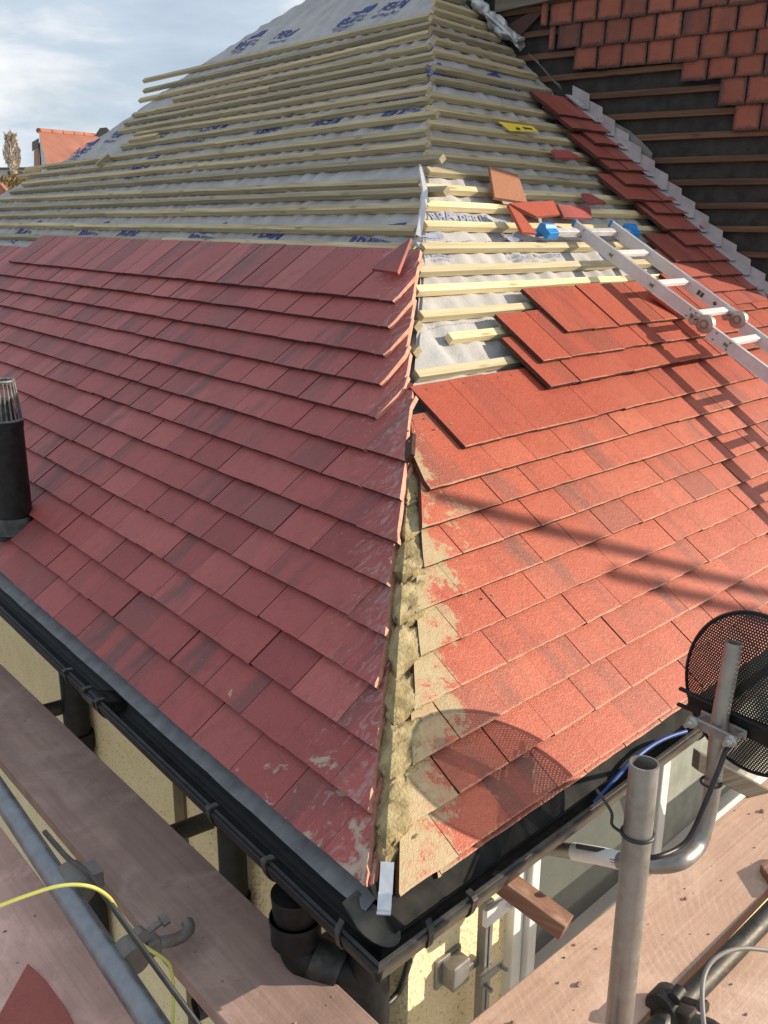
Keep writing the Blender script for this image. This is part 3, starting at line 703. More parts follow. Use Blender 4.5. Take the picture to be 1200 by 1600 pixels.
# ---------------------------------------------------------------- soakers
for i in range(17):
    v = 0.95 + i * 0.0885
    m = MB(); u0 = U_wall(v); u1 = U_wall(v + 0.12)
    a = FB.P(u0, v, -0.004 + 0.004); b = FB.P(u1, v + 0.125, -0.012)
    w_ = WN * 0.006
    b = FB.P(U_wall(v + 0.11), v + 0.11, -0.012)
    up = EZ * 0.062 + WN * random.uniform(0.0, 0.008); out = WN * (0.012 - 0.004 * (i % 2))
    a0 = a + HB * 0.008; b0 = b + HB * 0.008
    m.prism([a0 + out, b0 + out * .4, b0 + out * .4 + up * 0.72, a0 + out + up * 1.25 - EZ * .012], WN * 0.0022)
    m.prism([a0, b0, b0 - HB * 0.06 , a0 - HB * 0.06 ], FB.n * 0.0022)
    m.build('soaker', M_LEAD, roof)
m = MB(); v = 2.42   # bright strip at the top of the run
pts = [hit(x, y, WN, WO + WN * 0.05) for x, y in ((828, 88), (845, 104), (862, 125), (878, 140))]
for i in range(3):
    m.prism([pts[i], pts[i + 1], pts[i + 1] + EZ * 0.02 + WN * .03, pts[i] + EZ * 0.012 + WN * .02], WN * 0.002)
pts = [hit(x, y, WN, WO + WN * 0.06) for x, y in ((884, 150), (896, 152), (914, 166), (905, 170))]
m.prism(pts, WN * 0.004 + EZ * .006)
m.build('flashing_strip', M_SILV, roof)
m = MB(); V = []
pts = [hit(x, y, WN, WO + WN * 0.06) for x, y in ((735, -12), (752, 10), (766, 28), (782, 42), (796, 53), (812, 66))]
sp = smooth_path(pts, 6); R_ = [0.020 + 0.014 * i / len(sp) + 0.007 * nz(i * 0.45, 3.3, 1.0) for i in range(len(sp))]
m.tube(sp, R_, seg=22, hollow=0.75)
vv = m.v; m.v = [tuple(np.array(p) + 0.022 * np.array([nz(p[0] * 17, p[1] * 17, p[2] * 17 + q) for q in (0, 9, 18)]) + 0.012 * np.array([nz(p[0] * 45, p[1] * 45, p[2] * 45 + q) for q in (3, 12, 21)])) for p in vv]
m.build('crumpled_flashing', M_SILV, roof, smooth=True)
m = MB(); P1 = hit(1000, 214, WN, WO + WN * 0.006)       # old grey flap behind the soakers
poly = [hit(x, y, WN, WO + WN * 0.012) for x, y in ((958, 190), (985, 205), (1010, 228), (1020, 240), (1016, 254), (1000, 250), (960, 215))]
m.prism(poly, WN * 0.003); m.build('old_flap', simple('old grey flap', (.16, .155, .15), (.22, .21, .2), 20, 0.7), roof)

# ---------------------------------------------------------------- loose tiles and label
def slab(poly, F, h, th, mats, name, label, cat, rnd=0.5, group=None, nrm=None):
    n = F.n if nrm is None else np.array(nrm)
    m = MB(); m.prism(poly, n * th); m.fr = [rnd] * len(m.f)
    m.uv = [(float((np.array(p) - poly[0]) @ F.u), float((np.array(p) - poly[0]) @ F.v) + 0.3, rnd) for p in m.v]; m.hd = [9.0] * len(m.v)
    o = m.build(name, mats, bevel=0.0012); tag(o, label, cat, group); return o
def pixB(pts, h): return [hit(x, y, FB.n, FB.n * h) for x, y in pts]
T_BR = tile_mat('brown upturned tile', [(.30, .12, .06), (.36, .15, .08)], (.12, .07, .05), rough=0.7, sheen=(.45, .25, .16))
slab([D_ for D_ in (pixB([(762, 263)], -0.01)[0], pixB([(807, 277)], -0.01)[0], pixB([(821, 320)], -0.03)[0], pixB([(770, 312)], -0.03)[0])], FB, 0, 0.012, T_BR, 'roof_tile', 'brown upturned tile with nail hole leaning across two battens, highest of the loose tiles', 'roof tile', .3, 'loose tiles left on the battens')
slab(pixB([(793, 321), (862, 317), (872, 338), (836, 342)], -0.026), FB, 0, 0.012, T_N, 'roof_tile', 'whole orange red tile lying flat on the batten beside the left blue ladder hook', 'roof tile', .2, 'loose tiles left on the battens')
slab(pixB([(791, 323), (812, 338), (836, 368), (813, 366)], -0.012), FB, 0, 0.012, T_N, 'roof_tile', 'narrow cut orange tile strip overlapping the flat tile left of the ladder', 'roof tile', .7, 'loose tiles left on the battens')
slab(pixB([(868, 322), (920, 328), (922, 344), (878, 342)], -0.03), FB, 0, 0.012, T_A, 'roof_tile', 'dull red tile half tucked under a batten just above the ladder top', 'roof tile', .1, 'loose tiles left on the battens')
slab(pixB([(907, 305), (920, 306), (945, 320), (918, 321)], -0.035), FB, 0, 0.012, T_A, 'tile_offcut', 'small pointed dull red tile offcut between battens above the ladder', 'tile offcut', .4)
slab(pixB([(860, 237), (885, 238), (908, 251), (868, 249)], -0.035), FB, 0, 0.012, T_A, 'tile_offcut', 'longer red tile offcut wedged behind a batten near the top of the stepped tiles', 'tile offcut', .2)
slab(pixB([(1012, 460), (1030, 458), (1068, 493), (1062, 497)], 0.004), FB, 0, 0.012, T_N, 'tile_offcut', 'orange tile strip seen between the ladder stiles below the second rung', 'tile offcut', .6)
t_ = slab([hit(x, y, FA.n, FA.n * 0.002) for x, y in ((645, 376), (624, 430), (583, 424), (602, 408), (630, 386))], FA, 0, 0.012, [T_A], 'roof_tile', 'dark red cut hip tile lying loose on the top finished course by the hip', 'roof tile', .1, 'loose tiles left on the battens')
lb = slab(pixB([(778, 190), (831, 197), (842, 206), (797, 205)], -0.035), FB, 0, 0.001, M_LABEL, 'packing_label', 'yellow printed packing label caught on a batten high on the right slope', 'label')
m = MB(); q = pixB([(806, 199), (812, 200), (813, 203), (807, 202)], -0.0325); m.prism(q, FB.n * 0.001); q = pixB([(816, 198.5), (830, 200.5), (833, 202.5), (820, 201.5)], -0.0325); m.prism(q, FB.n * 0.001); o = m.build('print', M_DARKINK); 
o.parent = lb; o.matrix_parent_inverse = lb.matrix_basis.inverted()

# ================================================================ TILE HUNG WALL
wall = empty('tile_hung_wall', WP(0.5, 0), 'dark stripped wall with old red hanging tiles, bare battens and black felt', 'wall')
S0, S1, ZT = -0.13, 1.95, 3.1
EDGE = [(-0.14, -2.5), (-0.16, 0.86), (-0.50, 1.29), (-0.545, 1.58), (-0.76, 1.88), (-1.06, 2.14), (-1.15, 2.5), (-1.15, ZT)]  # wall end out of view, shaped to throw the shadow edge across the slope
def s_edge(z): return float(np.interp(z, [p[1] for p in EDGE], [p[0] for p in EDGE]))
m = MB(); m.prism([WP(s_, z_, -0.012) for s_, z_ in EDGE] + [WP(S1, ZT, -0.012), WP(S1, -2.5, -0.012)], -WN * 0.12); m.build('felt_backing', M_BFELT, wall)
wb = [((925, 151), (1123, 131)), ((958, 184), (1112, 171)), ((1002, 216), (1197, 205)), ((1019, 252), (1200, 243)), ((1047, 286), (1200, 283)), ((1092, 322), (1200, 325)), ((1129, 358), (1200, 362)), ((1162, 398), (1200, 402)), ((875, 128), (965, 108))]
def wbat(s0, z0, s1, z1, h=0.026, t=0.022, mt=M_BATW, name='batten'):
    m = MB(); a = WP(s0, z0, -0.011); b = WP(s1, z1, -0.011); m.box(a, b - a, EZ * h, WN * t, 0, random.random())
    m.uv = [(float((np.array(p) - WO) @ WD), float(p[2]), 0.0) for p in m.v]; return m.build(name, mt, wall, bevel=0.002)
def wsz(x, y):
    P = hit(x, y, WN, WO); return (P - WO) @ WD, P[2]
for a, b in wb[:8]:
    (sa, za), (sb, zb) = wsz(*a), wsz(*b)
    wbat(sa + 0.12, za - 0.012, S0 + 0.01, za - 0.012)
for z in (1.755, 1.855, 1.955, 2.06, 2.16): wbat(1.5, z - 0.03, S0 + 0.01, z - 0.012)
TH = 0.128
def hung(z, s_list, name='hung_tile_course'):
    m = MB()
    for (s0, s1) in s_list:
        r = random.random(); d = random.uniform(-0.002, 0.003); zz = z + random.uniform(-.004, .004)
        ns = 5; V = []; 
        for j, (dz, hh) in enumerate(((0, 0.030), (0.5, 0.025), (1.0, 0.018))):
            for i in range(ns + 1):
                t = i / ns; V.append(WP(s0 + 0.003 + (s1 - s0 - 0.006) * t, zz + TH * dz + (nz(s0 * 30 + t * 4, z * 9) * .003 if j == 0 else 0), hh + d + 0.002 * (1 - (2 * t - 1) ** 2)))
        k = len(V); V += [np.array(p) - WN * 0.011 for p in V]; fs = []; n = ns + 1
        for j in range(2):
            for i in range(ns): a = j * n + i; fs += [(a, a + n, a + n + 1, a + 1), (k + a, k + a + 1, k + a + n + 1, k + a + n)]
            fs += [(j * n, k + j * n, k + j * n + n, j * n + n), (j * n + ns, j * n + ns + n, k + j * n + ns + n, k + j * n + ns)]
        for i in range(ns): fs += [(i, i + 1, k + i + 1, k + i), (2 * n + i, k + 2 * n + i, k + 2 * n + i + 1, 2 * n + i + 1)]
        m.add(V, [f[::-1] for f in fs], 0, r)
        m.uv += [(random.random() * 0 + float((np.array(p) - WO) @ WD) - s0, float(p[2]) - z, r) for p in V]
    m.hd = [9.0] * len(m.v)
    o = m.build(name, M_HUNG, wall)
    bm = bmesh.new(); bm.from_mesh(o.data); bmesh.ops.recalc_face_normals(bm, faces=bm.faces); bm.to_mesh(o.data); bm.free(); return o
W_ = 0.116
def run(a, z): return [(a - (i + 1) * W_, a - i * W_) for i in range(40) if a - (i + 1) * W_ > s_edge(z) - 0.02]
for z_, a_ in ((2.06, 1.10), (1.965, 1.085), (1.862, 1.04), (1.765, .955), (1.685, .448), (1.58, .275), (1.474, .205), (1.37, -.04), (1.27, -.1), (2.16, 1.05), (2.26, 1.1), (2.36, 1.04), (2.46, 1.1)): hung(z_, run(a_, z_))
hung(1.965, [(1.09, 1.13)]); hung(1.86, [(1.05, 1.085)])
m = MB(); m.prism([WP(1.30, 1.99, .012), WP(1.20, 2.03, .012), WP(1.12, 2.03, .012), WP(1.27, 1.91, .012)], WN * 0.011); m.hd = [9.] * 8; m.uv = [(0, 0, .5)] * 8; m.build('broken_tile', M_HUNG, wall)
m = MB(); a = WP(1.36, 2.045, 0.02); b = WP(0.60, 2.11, 0.02); m.box(a, b - a, EZ * 0.06, WN * 0.03, 0, .4); m.uv = [(float(p[0]), float(p[2]), 0) for p in m.v]; m.build('plank', M_BATG, wall)

# ================================================================ EAVES, GUTTERS, WALLS
# grey felt eaves tray on the left
m = MB(); V = []; nseg = 60
for i in range(nseg + 1):
    u = 0.045 + 5.2 * (i / nseg) ** 1.4
    wv = 0.0025 * nz(u * 9, 0, 3)
    e = -0.004 + 0.004 * nz(u * 3, 1, 1)
    if u < 0.07: e += 0.02 * (0.07 - u) / 0.09
    V += [np.array([0.06, u, -0.004 + wv]), np.array([0.020, u, -0.026 + wv]), np.array([e, u, -0.040 + wv * 2])]
m.add(V, [(i * 3 + k, i * 3 + k + 1, i * 3 + 4 + k, i * 3 + 3 + k) for i in range(nseg) for k in range(2)]); m.build('eaves_tray', M_TRAY, roof, smooth=True)
m = MB()
q = [np.array([0.012, 0.085, -0.028]), np.array([-0.016, 0.09, -0.043])] + [np.array([0.006 - 0.034 * math.cos(a_), 0.030 - 0.060 * math.sin(a_), -0.050 - 0.012 * math.sin(a_)]) for a_ in np.linspace(0.0, 2.4, 9)] + [np.array([0.022, 0.03, -0.038])]
m.prism(q, EZ * 0.002); m.build('tray_flap', simple('mottled brown felt flap', (.05, .048, .042), (.15, .13, .095), 18, 0.7), roof)
# black tray on the right
m = MB()
def Bp(u, c, z): return HB * u + QB * c + EZ * z
m.add([Bp(0.015, 0.05, 0.0), Bp(3.6, 0.05, 0.0), Bp(3.6, 0.004, -0.022), Bp(0.015, 0.004, -0.022), Bp(3.6, -0.016, -0.052), Bp(0.015, -0.016, -0.052)], [(0, 3, 2, 1), (3, 5, 4, 2)]); m.build('eaves_tray', M_TRAYB, roof, smooth=True)
m = MB(); m.box((0.034, 0.036, -0.15), (0.02, 0, 0), (0, 5.3, 0), (0, 0, 0.12)); m.box(Bp(0.0555, 0.036, -0.15), HB * 3.6, QB * 0.02, EZ * 0.12); m.build('fascia', M_BLACK, roof)
# gutters : a channel profile swept along the eave
PROF = [(-0.0135 + 0.051 * math.cos(a_), -0.046 + 0.051 * math.sin(a_)) for a_ in np.linspace(0, -math.pi, 15)]
PROF[-1:] = [(-0.0660, -0.049), (-0.0665, -0.043), (-0.0590, -0.042)]
def gutter_mesh(fun, u0, u1, n, name, parent, mt):
    m = MB(); V = []; k = len(PROF)
    inner = [(x * 0.90 - 0.001, z + 0.004) for x, z in PROF[::-1]]
    ring = PROF + inner; r = len(ring)
    for i in range(n + 1):
        u = u0 + (u1 - u0) * i / n
        for x, z in ring: V.append(fun(u, x, z))
    fs = [(i * r + j, i * r + (j + 1) % r, (i + 1) * r + (j + 1) % r, (i + 1) * r + j) for i in range(n) for j in range(r)]
    fs.append(tuple(range(r))); fs.append(tuple(n * r + j for j in range(r)))
    m.add(V, fs); o = m.build(name, mt, parent)
    bm = bmesh.new(); bm.from_mesh(o.data); bmesh.ops.recalc_face_normals(bm, faces=bm.faces); bm.to_mesh(o.data); bm.free(); return o
gl = empty('rain_gutter', (0, 1.5, -0.11), 'black plastic gutter with clips along the shaded left eave', 'gutter')
gr = empty('rain_gutter', Bp(1.5, 0, -0.11), 'black plastic gutter with a sunlit tone painted in below the sunlit right slope', 'gutter')
# mitre where they meet : shear ends to the corner line
def gA_fun(u, x, z):
    t = max(0.0, 1 - u / 0.25); return np.array([x, u + t * (x * 1.1207), z])
def gB_fun(u, c, z):
    t = max(0.0, 1 - u / 0.25); return Bp(u + t * (c * 1.1207), c, z)
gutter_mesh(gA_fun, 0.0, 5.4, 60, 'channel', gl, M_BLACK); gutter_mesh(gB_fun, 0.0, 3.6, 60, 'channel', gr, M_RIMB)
m = MB(); c_ = gA_fun(0, -0.061, 0); m.tube([c_ + EZ * -0.062, c_ + EZ * -0.043], [0.006, 0.008], seg=12); m.build('corner_angle', M_BLACK, gl, smooth=True)
def clip(fun, u, par):
    m = MB(); wv = 0.014
    pr = [(-0.0135 + 0.0545 * math.cos(a_), -0.046 + 0.0545 * math.sin(a_)) for a_ in np.linspace(-1.4, -math.pi, 10)] + [(-0.0705, -0.037), (-0.064, -0.033), (-0.044, -0.035), (-0.044, -0.040), (-0.058, -0.0405), (-0.0645, -0.044)] + [(-0.0135 + 0.0512 * math.cos(a_), -0.046 + 0.0512 * math.sin(a_)) for a_ in np.linspace(-math.pi, -1.4, 10)]
    m.prism([fun(u - wv / 2, x, z) for x, z in pr], fun(u + wv / 2, 0, 0) - fun(u - wv / 2, 0, 0)); 
    m.build('gutter_clip', M_BLACKD, par, bevel=0.0012)
for x, y in ((112, 1050), (137, 1080), (153, 1100), (327, 1268), (412, 1352), (507, 1432)): clip(gA_fun, float(Z(x, y, -0.046)[1]), gl)
for x, y in ((697, 1435), (747, 1397)): clip(gB_fun, float(Z(x, y, -0.046) @ HB), gr)
clip(gB_fun, 1.02, gr); clip(gB_fun, 1.9, gr)
m = MB()
for (ua, ub) in ((1.05, 1.13),): m.prism([gA_fun(ua, x * 1.05, z - .002) for x, z in PROF[3:]], gA_fun(ub, 0, 0) - gA_fun(ua, 0, 0))
m.build('union', M_BLACKD, gl)
# outlet, elbow and downpipe at the left corner
dp = empty('downpipe', (-0.015, 0.22, -0.4), 'black plastic gutter outlet and swan neck at the left end of the roof corner', 'downpipe')
oc = np.array([-0.018, 0.235, -0.11])
m = MB(); m.tube([oc, oc - EZ * 0.055], [0.046, 0.042], seg=24); m.tube([oc - EZ * 0.052, oc - EZ * 0.105], 0.048, seg=24); m.tube([oc - EZ * 0.052, oc - EZ * 0.062], 0.0505, seg=24); m.build('outlet', M_BLACK, dp, smooth=True)
e0 = oc - EZ * 0.10; pth = smooth_path([e0, e0 + np.array([.006, -.02, -.035]), e0 + np.array([.05, -.07, -.055]), e0 + np.array([.085, -.10, -.085]), e0 + np.array([.095, -.105, -.14]), e0 + np.array([.095, -.105, -1.9])], 5)
m = MB(); m.tube(pth, 0.038, seg=20); m.build('pipe', M_BLACK, dp, smooth=True)
m = MB(); m.tube([e0 + np.array([.02, -.03, -.04]), e0 + np.array([.05, -.075, -.055])], 0.044, seg=20); m.build('collar', M_BLACKD, dp, smooth=True)
# house walls below
hw_ = empty('rendered_wall', (0.14, 2.5, -2.5), 'cream pebbledash house wall below the shaded left gutter', 'wall')
m = MB(); m.box((0.13, 0.17, -2.5), (0.2, 0, 0), (0, 5.4, 0), (0, 0, 2.38)); m.build('pebbledash', M_REND, hw_)
m = MB(); m.box((0.055, 0.05, -0.155), (0.09, 0, 0), (0, 5.3, 0), (0, 0, 0.012)); m.build('soffit', M_BLACK, hw_)
m = MB(); m.box((0.122, 1.72, -2.5), (0.012, 0, 0), (0, 0.12, 0), (0, 0, 2.3)); m.box((0.122, 0.98, -2.5), (0.012, 0, 0), (0, 0.06, 0), (0, 0, 2.3)); m.build('timber_strip', simple('dark brown timber', (.12, .085, .04), (.2, .15, .08), 10, 0.8), hw_)  # two dark brown strips on the left wall
for (u, r) in ((1.62, 0.04), (0.66, 0.033)):
    m = MB(); m.tube([(0.085, u, -2.5), (0.085, u, -0.2)], r, seg=18); m.tube([(0.085, u, -0.5), (0.085, u, -0.44)], r * 1.2, seg=18)
    tag(m.build('soil_pipe', M_BLACK, smooth=True), 'thick black pipe running up the wall at the far left end' if u > 1 else 'thin black pipe on the pebbledash wall behind the grey scaffold tube', 'pipe')
rw = empty('rendered_wall', Bp(1.5, 0.14, -2.5), 'pebbledash house wall with white windows below the sunlit right slope', 'wall')
m = MB(); CW = 0.085
wu0 = float(BW(793, 1500, CW) @ HB)
WINL = wu0 - 0.015
m.box(Bp(0.16, CW, -2.5), HB * (WINL - 0.16), QB * 0.2, EZ * 2.38); m.box(Bp(WINL, CW, -2.5), HB * 3.2, QB * 0.2, EZ * 1.45); m.box(Bp(WINL, CW + .12, -1.05), HB * 3.2, QB * 0.08, EZ * 0.93); m.build('pebbledash', M_REND, rw)
m = MB(); m.box(Bp(0.07, 0.057, -0.155), HB * 3.4, QB * 0.035, EZ * 0.012); m.build('soffit', M_BLACK, rw)
# window: outer frame, sash, panes
m = MB(); z0, z1 = -1.04, -0.14
def fbar(m, ua, ub, za, zb, c0, c1): m.box(Bp(ua, c0, za), HB * (ub - ua), QB * (c1 - c0), EZ * (zb - za))
win = MB(); fr = 0.035
wu1 = WINL + 0.62; wu2 = WINL + 1.9
for ua in (WINL, wu1, wu2): fbar(win, ua, ua + fr, z0, z1, CW - 0.022, CW + 0.05)
fbar(win, WINL + fr, wu2, z0, z0 + fr, CW - 0.020, CW + 0.05); fbar(win, WINL + fr, wu2, z1 - fr, z1, CW - 0.020, CW + 0.05); fbar(win, WINL + fr, wu2, -0.605, -0.555, CW - 0.020, CW + 0.05)
wf = win.build('window', M_WHITE, rw, bevel=0.003)
sa = MB()
for (ua, ub) in ((WINL + fr + .003, wu1 - .003),):
    za, zb = -0.552, z1 - fr - .003
    fbar(sa, ua, ua + .03, za, zb, CW - 0.036, CW + 0.02); fbar(sa, ub - .03, ub, za, zb, CW - 0.036, CW + 0.02); fbar(sa, ua + .03, ub - .03, za, za + .032, CW - 0.0355, CW + 0.02); fbar(sa, ua + .03, ub - .03, zb - .03, zb, CW - 0.0355, CW + 0.02)
sa.build('sash', M_WHITE, wf, bevel=0.003)
pn = MB(); fbar(pn, WINL + .06, wu1 - .03, -0.53, z1 - .06, CW + 0.0, CW + 0.006); pn.build('pane', M_GLASS, wf)
pn = MB(); fbar(pn, WINL + .03, wu2, z0 + .03, -0.60, CW + 0.015, CW + 0.02); pn.build('pane', M_GLASS, wf)
pn = MB(); fbar(pn, wu1 + .03, wu2, -0.56, z1 - .03, CW + 0.012, CW + 0.018); pn.build('pane', M_FLAT, wf)
tb0, tb1 = BW(1083, 1168, -0.02), BW(1215, 1240, -0.14); td = tb1 - tb0
m = MB(); m.box(tb0 - EZ * 0.05, td, np.cross(td / np.linalg.norm(td), EZ) * 0.03, EZ * 0.05, 0, .4); m.uv = [(float(np.array(p) @ td) / np.linalg.norm(td), float(p[2]), 0) for p in m.v]
tag(m.build('timber_rail', M_BATG, bevel=0.002), 'weathered grey timber rail running out from the gutter end behind the dish pole', 'timber')

# ================================================================ SCAFFOLD
def board(poly_px, z, th, mt, label, zdir=None, along=None):
    P = [Z(x, y, z) for x, y in poly_px]; m = MB(); m.prism(P, -EZ * th)
    ax = np.array(along); ax = ax / np.linalg.norm(ax); sdv = np.cross(EZ, ax)
    r = random.random(); m.fr = [r] * len(m.f); m.uv = [(float(np.array(p) @ ax), float(np.array(p) @ sdv), float(p[2])) for p in m.v]
    o = m.build('scaffold_board', mt, bevel=0.003); tag(o, label, 'scaffold board', 'boards of the scaffold'); return o
ZL = -0.26
axL = Z(300, 1312, ZL) - Z(560, 1566, ZL)
pl0, pl1 = Z(0, 1036, ZL), Z(579, 1586, ZL); pn0, pn1 = Z(0, 1187, ZL), Z(350, 1597, ZL)
def ext(a, b, ta, tb): return a + (b - a) * ta, a + (b - a) * tb
qa, qb = ext(pl0, pl1, -1.2, 1.25); ra, rb = ext(pn0, pn1, -1.5, 1.45)
def boardP(P, th, mt, label, ax):
    m = MB(); m.prism(P, -EZ * th); ax = ax / np.linalg.norm(ax); sdv = np.cross(EZ, ax); r = 0.6
    m.fr = [r] * len(m.f); m.uv = [(float(np.array(p) @ ax), float(np.array(p) @ sdv), float(p[2])) for p in m.v]
    o = m.build('scaffold_board', mt, bevel=0.003); return tag(o, label, 'scaffold board', 'boards of the scaffold')
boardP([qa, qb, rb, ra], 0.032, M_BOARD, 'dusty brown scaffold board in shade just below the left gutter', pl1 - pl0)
ZL2 = -0.30
s0, s1 = Z(0, 1290, ZL2), Z(235, 1600, ZL2); dS = s1 - s0; sdv = np.cross(EZ, dS / np.linalg.norm(dS)); 
if sdv[0] > 0: sdv = -sdv
ta, tb = ext(s0, s1, -2.5, 1.6)
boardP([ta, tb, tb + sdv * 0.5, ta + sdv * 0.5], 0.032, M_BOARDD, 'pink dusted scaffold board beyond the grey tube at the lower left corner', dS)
# red tile fragment on it
P = [Z(x, y, ZL2 + 0.001) for x, y in ((0, 1592), (44, 1512), (72, 1538), (106, 1585), (125, 1625), (-20, 1660))]
m = MB(); m.prism(P, EZ * 0.012); m.hd = [9.] * len(m.v); m.uv = [(float(p[0]), float(p[1]), .3) for p in m.v]; tag(m.build('tile_offcut', T_U, bevel=0.002), 'broken red tile piece lying on the pink dusted board at lower left', 'tile offcut')
# pink cement dust on the board
# tubes
def stube(name, a, b, r, mt, label, hollow=0.86, seg=24, cat='scaffold tube'):
    m = MB(); a = np.array(a); b = np.array(b); n = 10
    m.tube([a + (b - a) * i / n for i in range(n + 1)], r, seg=seg, hollow=hollow); return tag(m.build(name, mt, smooth=True), label, cat, 'tubes of the scaffold')
ta_, tb_ = Z(-10, 1226, -0.22), Z(242, 1605, -0.22); e0, e1 = ext(ta_, tb_, -2.0, 1.5)
RT = 0.0235
stube('scaffold_tube', e0, e1, RT, M_GALVB, 'blue grey galvanised tube running between the two left hand boards')
# standard on the right
st_t = D(1007, 1192, 1.50); st_b = D(963, 1600, 1.50)
dv = np.array([0, 0, -1.0]); stp = st_t
std_o = stube('scaffold_tube', np.array([stp[0], stp[1], -2.5]), stp, RT, M_GALV, 'upright grey scaffold standard with open top in front of the right gutter')
# right hand boards
ZR = -0.30
f0, f1 = Z(730, 1600, ZR), Z(1200, 1215, ZR); n0, n1 = Z(1000, 1595, ZR), Z(1200, 1388, ZR)
fa, fb = ext(f0, f1, -0.45, 1.9); na, nb = ext(n0, n1, -0.9, 2.6)
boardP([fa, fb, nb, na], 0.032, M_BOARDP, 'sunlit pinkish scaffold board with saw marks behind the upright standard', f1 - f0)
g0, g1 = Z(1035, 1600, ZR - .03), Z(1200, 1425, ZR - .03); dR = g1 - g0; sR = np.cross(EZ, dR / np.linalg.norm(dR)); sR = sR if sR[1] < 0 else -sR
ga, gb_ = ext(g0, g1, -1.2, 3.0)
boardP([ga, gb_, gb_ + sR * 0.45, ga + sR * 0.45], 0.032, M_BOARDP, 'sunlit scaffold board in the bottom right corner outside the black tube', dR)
k0, k1 = Z(1000, 1600, -0.30), Z(1200, 1400, -0.30); ka, kb = ext(k0, k1, -1.5, 3.5); kk_ = (sR * 0.028)
stube('scaffold_tube', ka + kk_, kb + kk_, 0.0205, M_DTUBE, 'black dirty ledger tube lying between the two right hand boards')
# transom tubes under the left board
for (x, y, lab) in ((112, 1100, 'short grey transom tube end poking out towards the wall at the far left'), (320, 1285, 'dark transom tube under the brown board beneath the middle gutter clip'), (540, 1462, 'brown transom tube under the brown board beside the roof corner')):
    b = Z(x, y, -0.355); a = b + np.array([-0.34, 0.02, 0]); b2 = b + np.array([0.03 if x < 200 else 0.10, -0.003, 0])
    stube('scaffold_tube', a, b2, 0.023, M_DTUBE, lab)
# couplers
def coupler(c, ax, label, mt=M_CLAMP, sc=1.0, side=None):
    ax = np.array(ax) / np.linalg.norm(ax); sdv = np.cross(ax, EZ); sdv /= np.linalg.norm(sdv); up = np.cross(sdv, ax)
    if side is None: side = 1
    e = empty('coupler', c, label, 'coupler', 'scaffold couplers')
    m = MB(); m.tube([c - ax * 0.022 * sc, c - ax * 0.018 * sc, c + ax * 0.018 * sc, c + ax * 0.022 * sc], [0.029 * sc, 0.0315 * sc, 0.0315 * sc, 0.029 * sc], seg=22); m.build('band', mt, e, smooth=True)
    q = c + sdv * side * 0.040 * sc
    m = MB(); m.cbox(q, sdv * 0.03 * sc, ax * 0.03 * sc, up * 0.034 * sc); m.build('body', mt, e, bevel=0.004)
    b0 = c + sdv * side * 0.02 * sc + up * 0.032 * sc
    m = MB(); m.tube([b0 - ax * 0.012, b0 + ax * 0.012 + up * .004], 0.013 * sc, seg=14); m.tube([b0 + sdv * side * .01, b0 + sdv * side * 0.05 * sc + up * .012], 0.0065 * sc, seg=10)
    m.tube([b0 + sdv * side * .042 * sc + up * .010, b0 + sdv * side * .056 * sc + up * .013], 0.012 * sc, seg=6); m.build('bolt', mt, e, smooth=True)
    m = MB(); m.tube(smooth_path([q + sdv * side * .01, q + sdv * side * 0.045 * sc + ax * .014, q + sdv * side * .075 * sc + ax * .004, q + sdv * side * .082 * sc - ax * .02], 4), [.012 * sc] * 12 + [.006], seg=12); m.build('flap', mt, e, smooth=True)
axT = e1 - e0
coupler(Z(205, 1492, -0.22), axT, 'rusty swivel coupler with bolt on the blue grey tube at lower left', side=-1)
c2 = Z(118, 1382, -0.22); aT = axT / np.linalg.norm(axT)
m = MB(); m.tube([c2 - aT * 0.045, c2 - aT * 0.040, c2 + aT * 0.03, c2 + aT * 0.036], [0.026, 0.032, 0.0325, 0.026], seg=24)
sdT = np.cross(aT, EZ); sdT /= np.linalg.norm(sdT); sdT = sdT if sdT[0] > 0 else -sdT
m.cbox(c2 + sdT * 0.036 + EZ * .006, sdT * 0.03, aT * 0.05, EZ * 0.035)
tag(m.build('coupler', M_CLAMP, smooth=True), 'grey sleeve coupler on the blue grey tube where the yellow cord crosses', 'coupler', 'scaffold couplers')
c3 = Z(1040, 1568, -0.29) ; coupler(c3, dR, 'dark coupler on the black ledger tube at the bottom right', M_DTUBE, 1.0, side=1)
# off-frame guard rail whose shadow falls over the right slope
def toward_sun(x, y, t): return hit(x, y, FB.n, FB.n * 0.0) + SUN * t
r0 = toward_sun(700, 775, 4.2); r1 = toward_sun(1010, 868, 4.2); d_ = r1 - r0
stube('scaffold_tube', r0 - d_ * 0.02, r1 + d_ * 1.2, RT, M_GALV, 'guard rail of the scaffold beyond the right edge, upper rail')
r0 = toward_sun(965, 895, 4.4); r1 = toward_sun(1190, 960, 4.4); d_ = r1 - r0
stube('scaffold_tube', r0, r1 + d_ * 2.0, RT, M_GALV, 'guard rail of the scaffold beyond the right edge, lower rail')

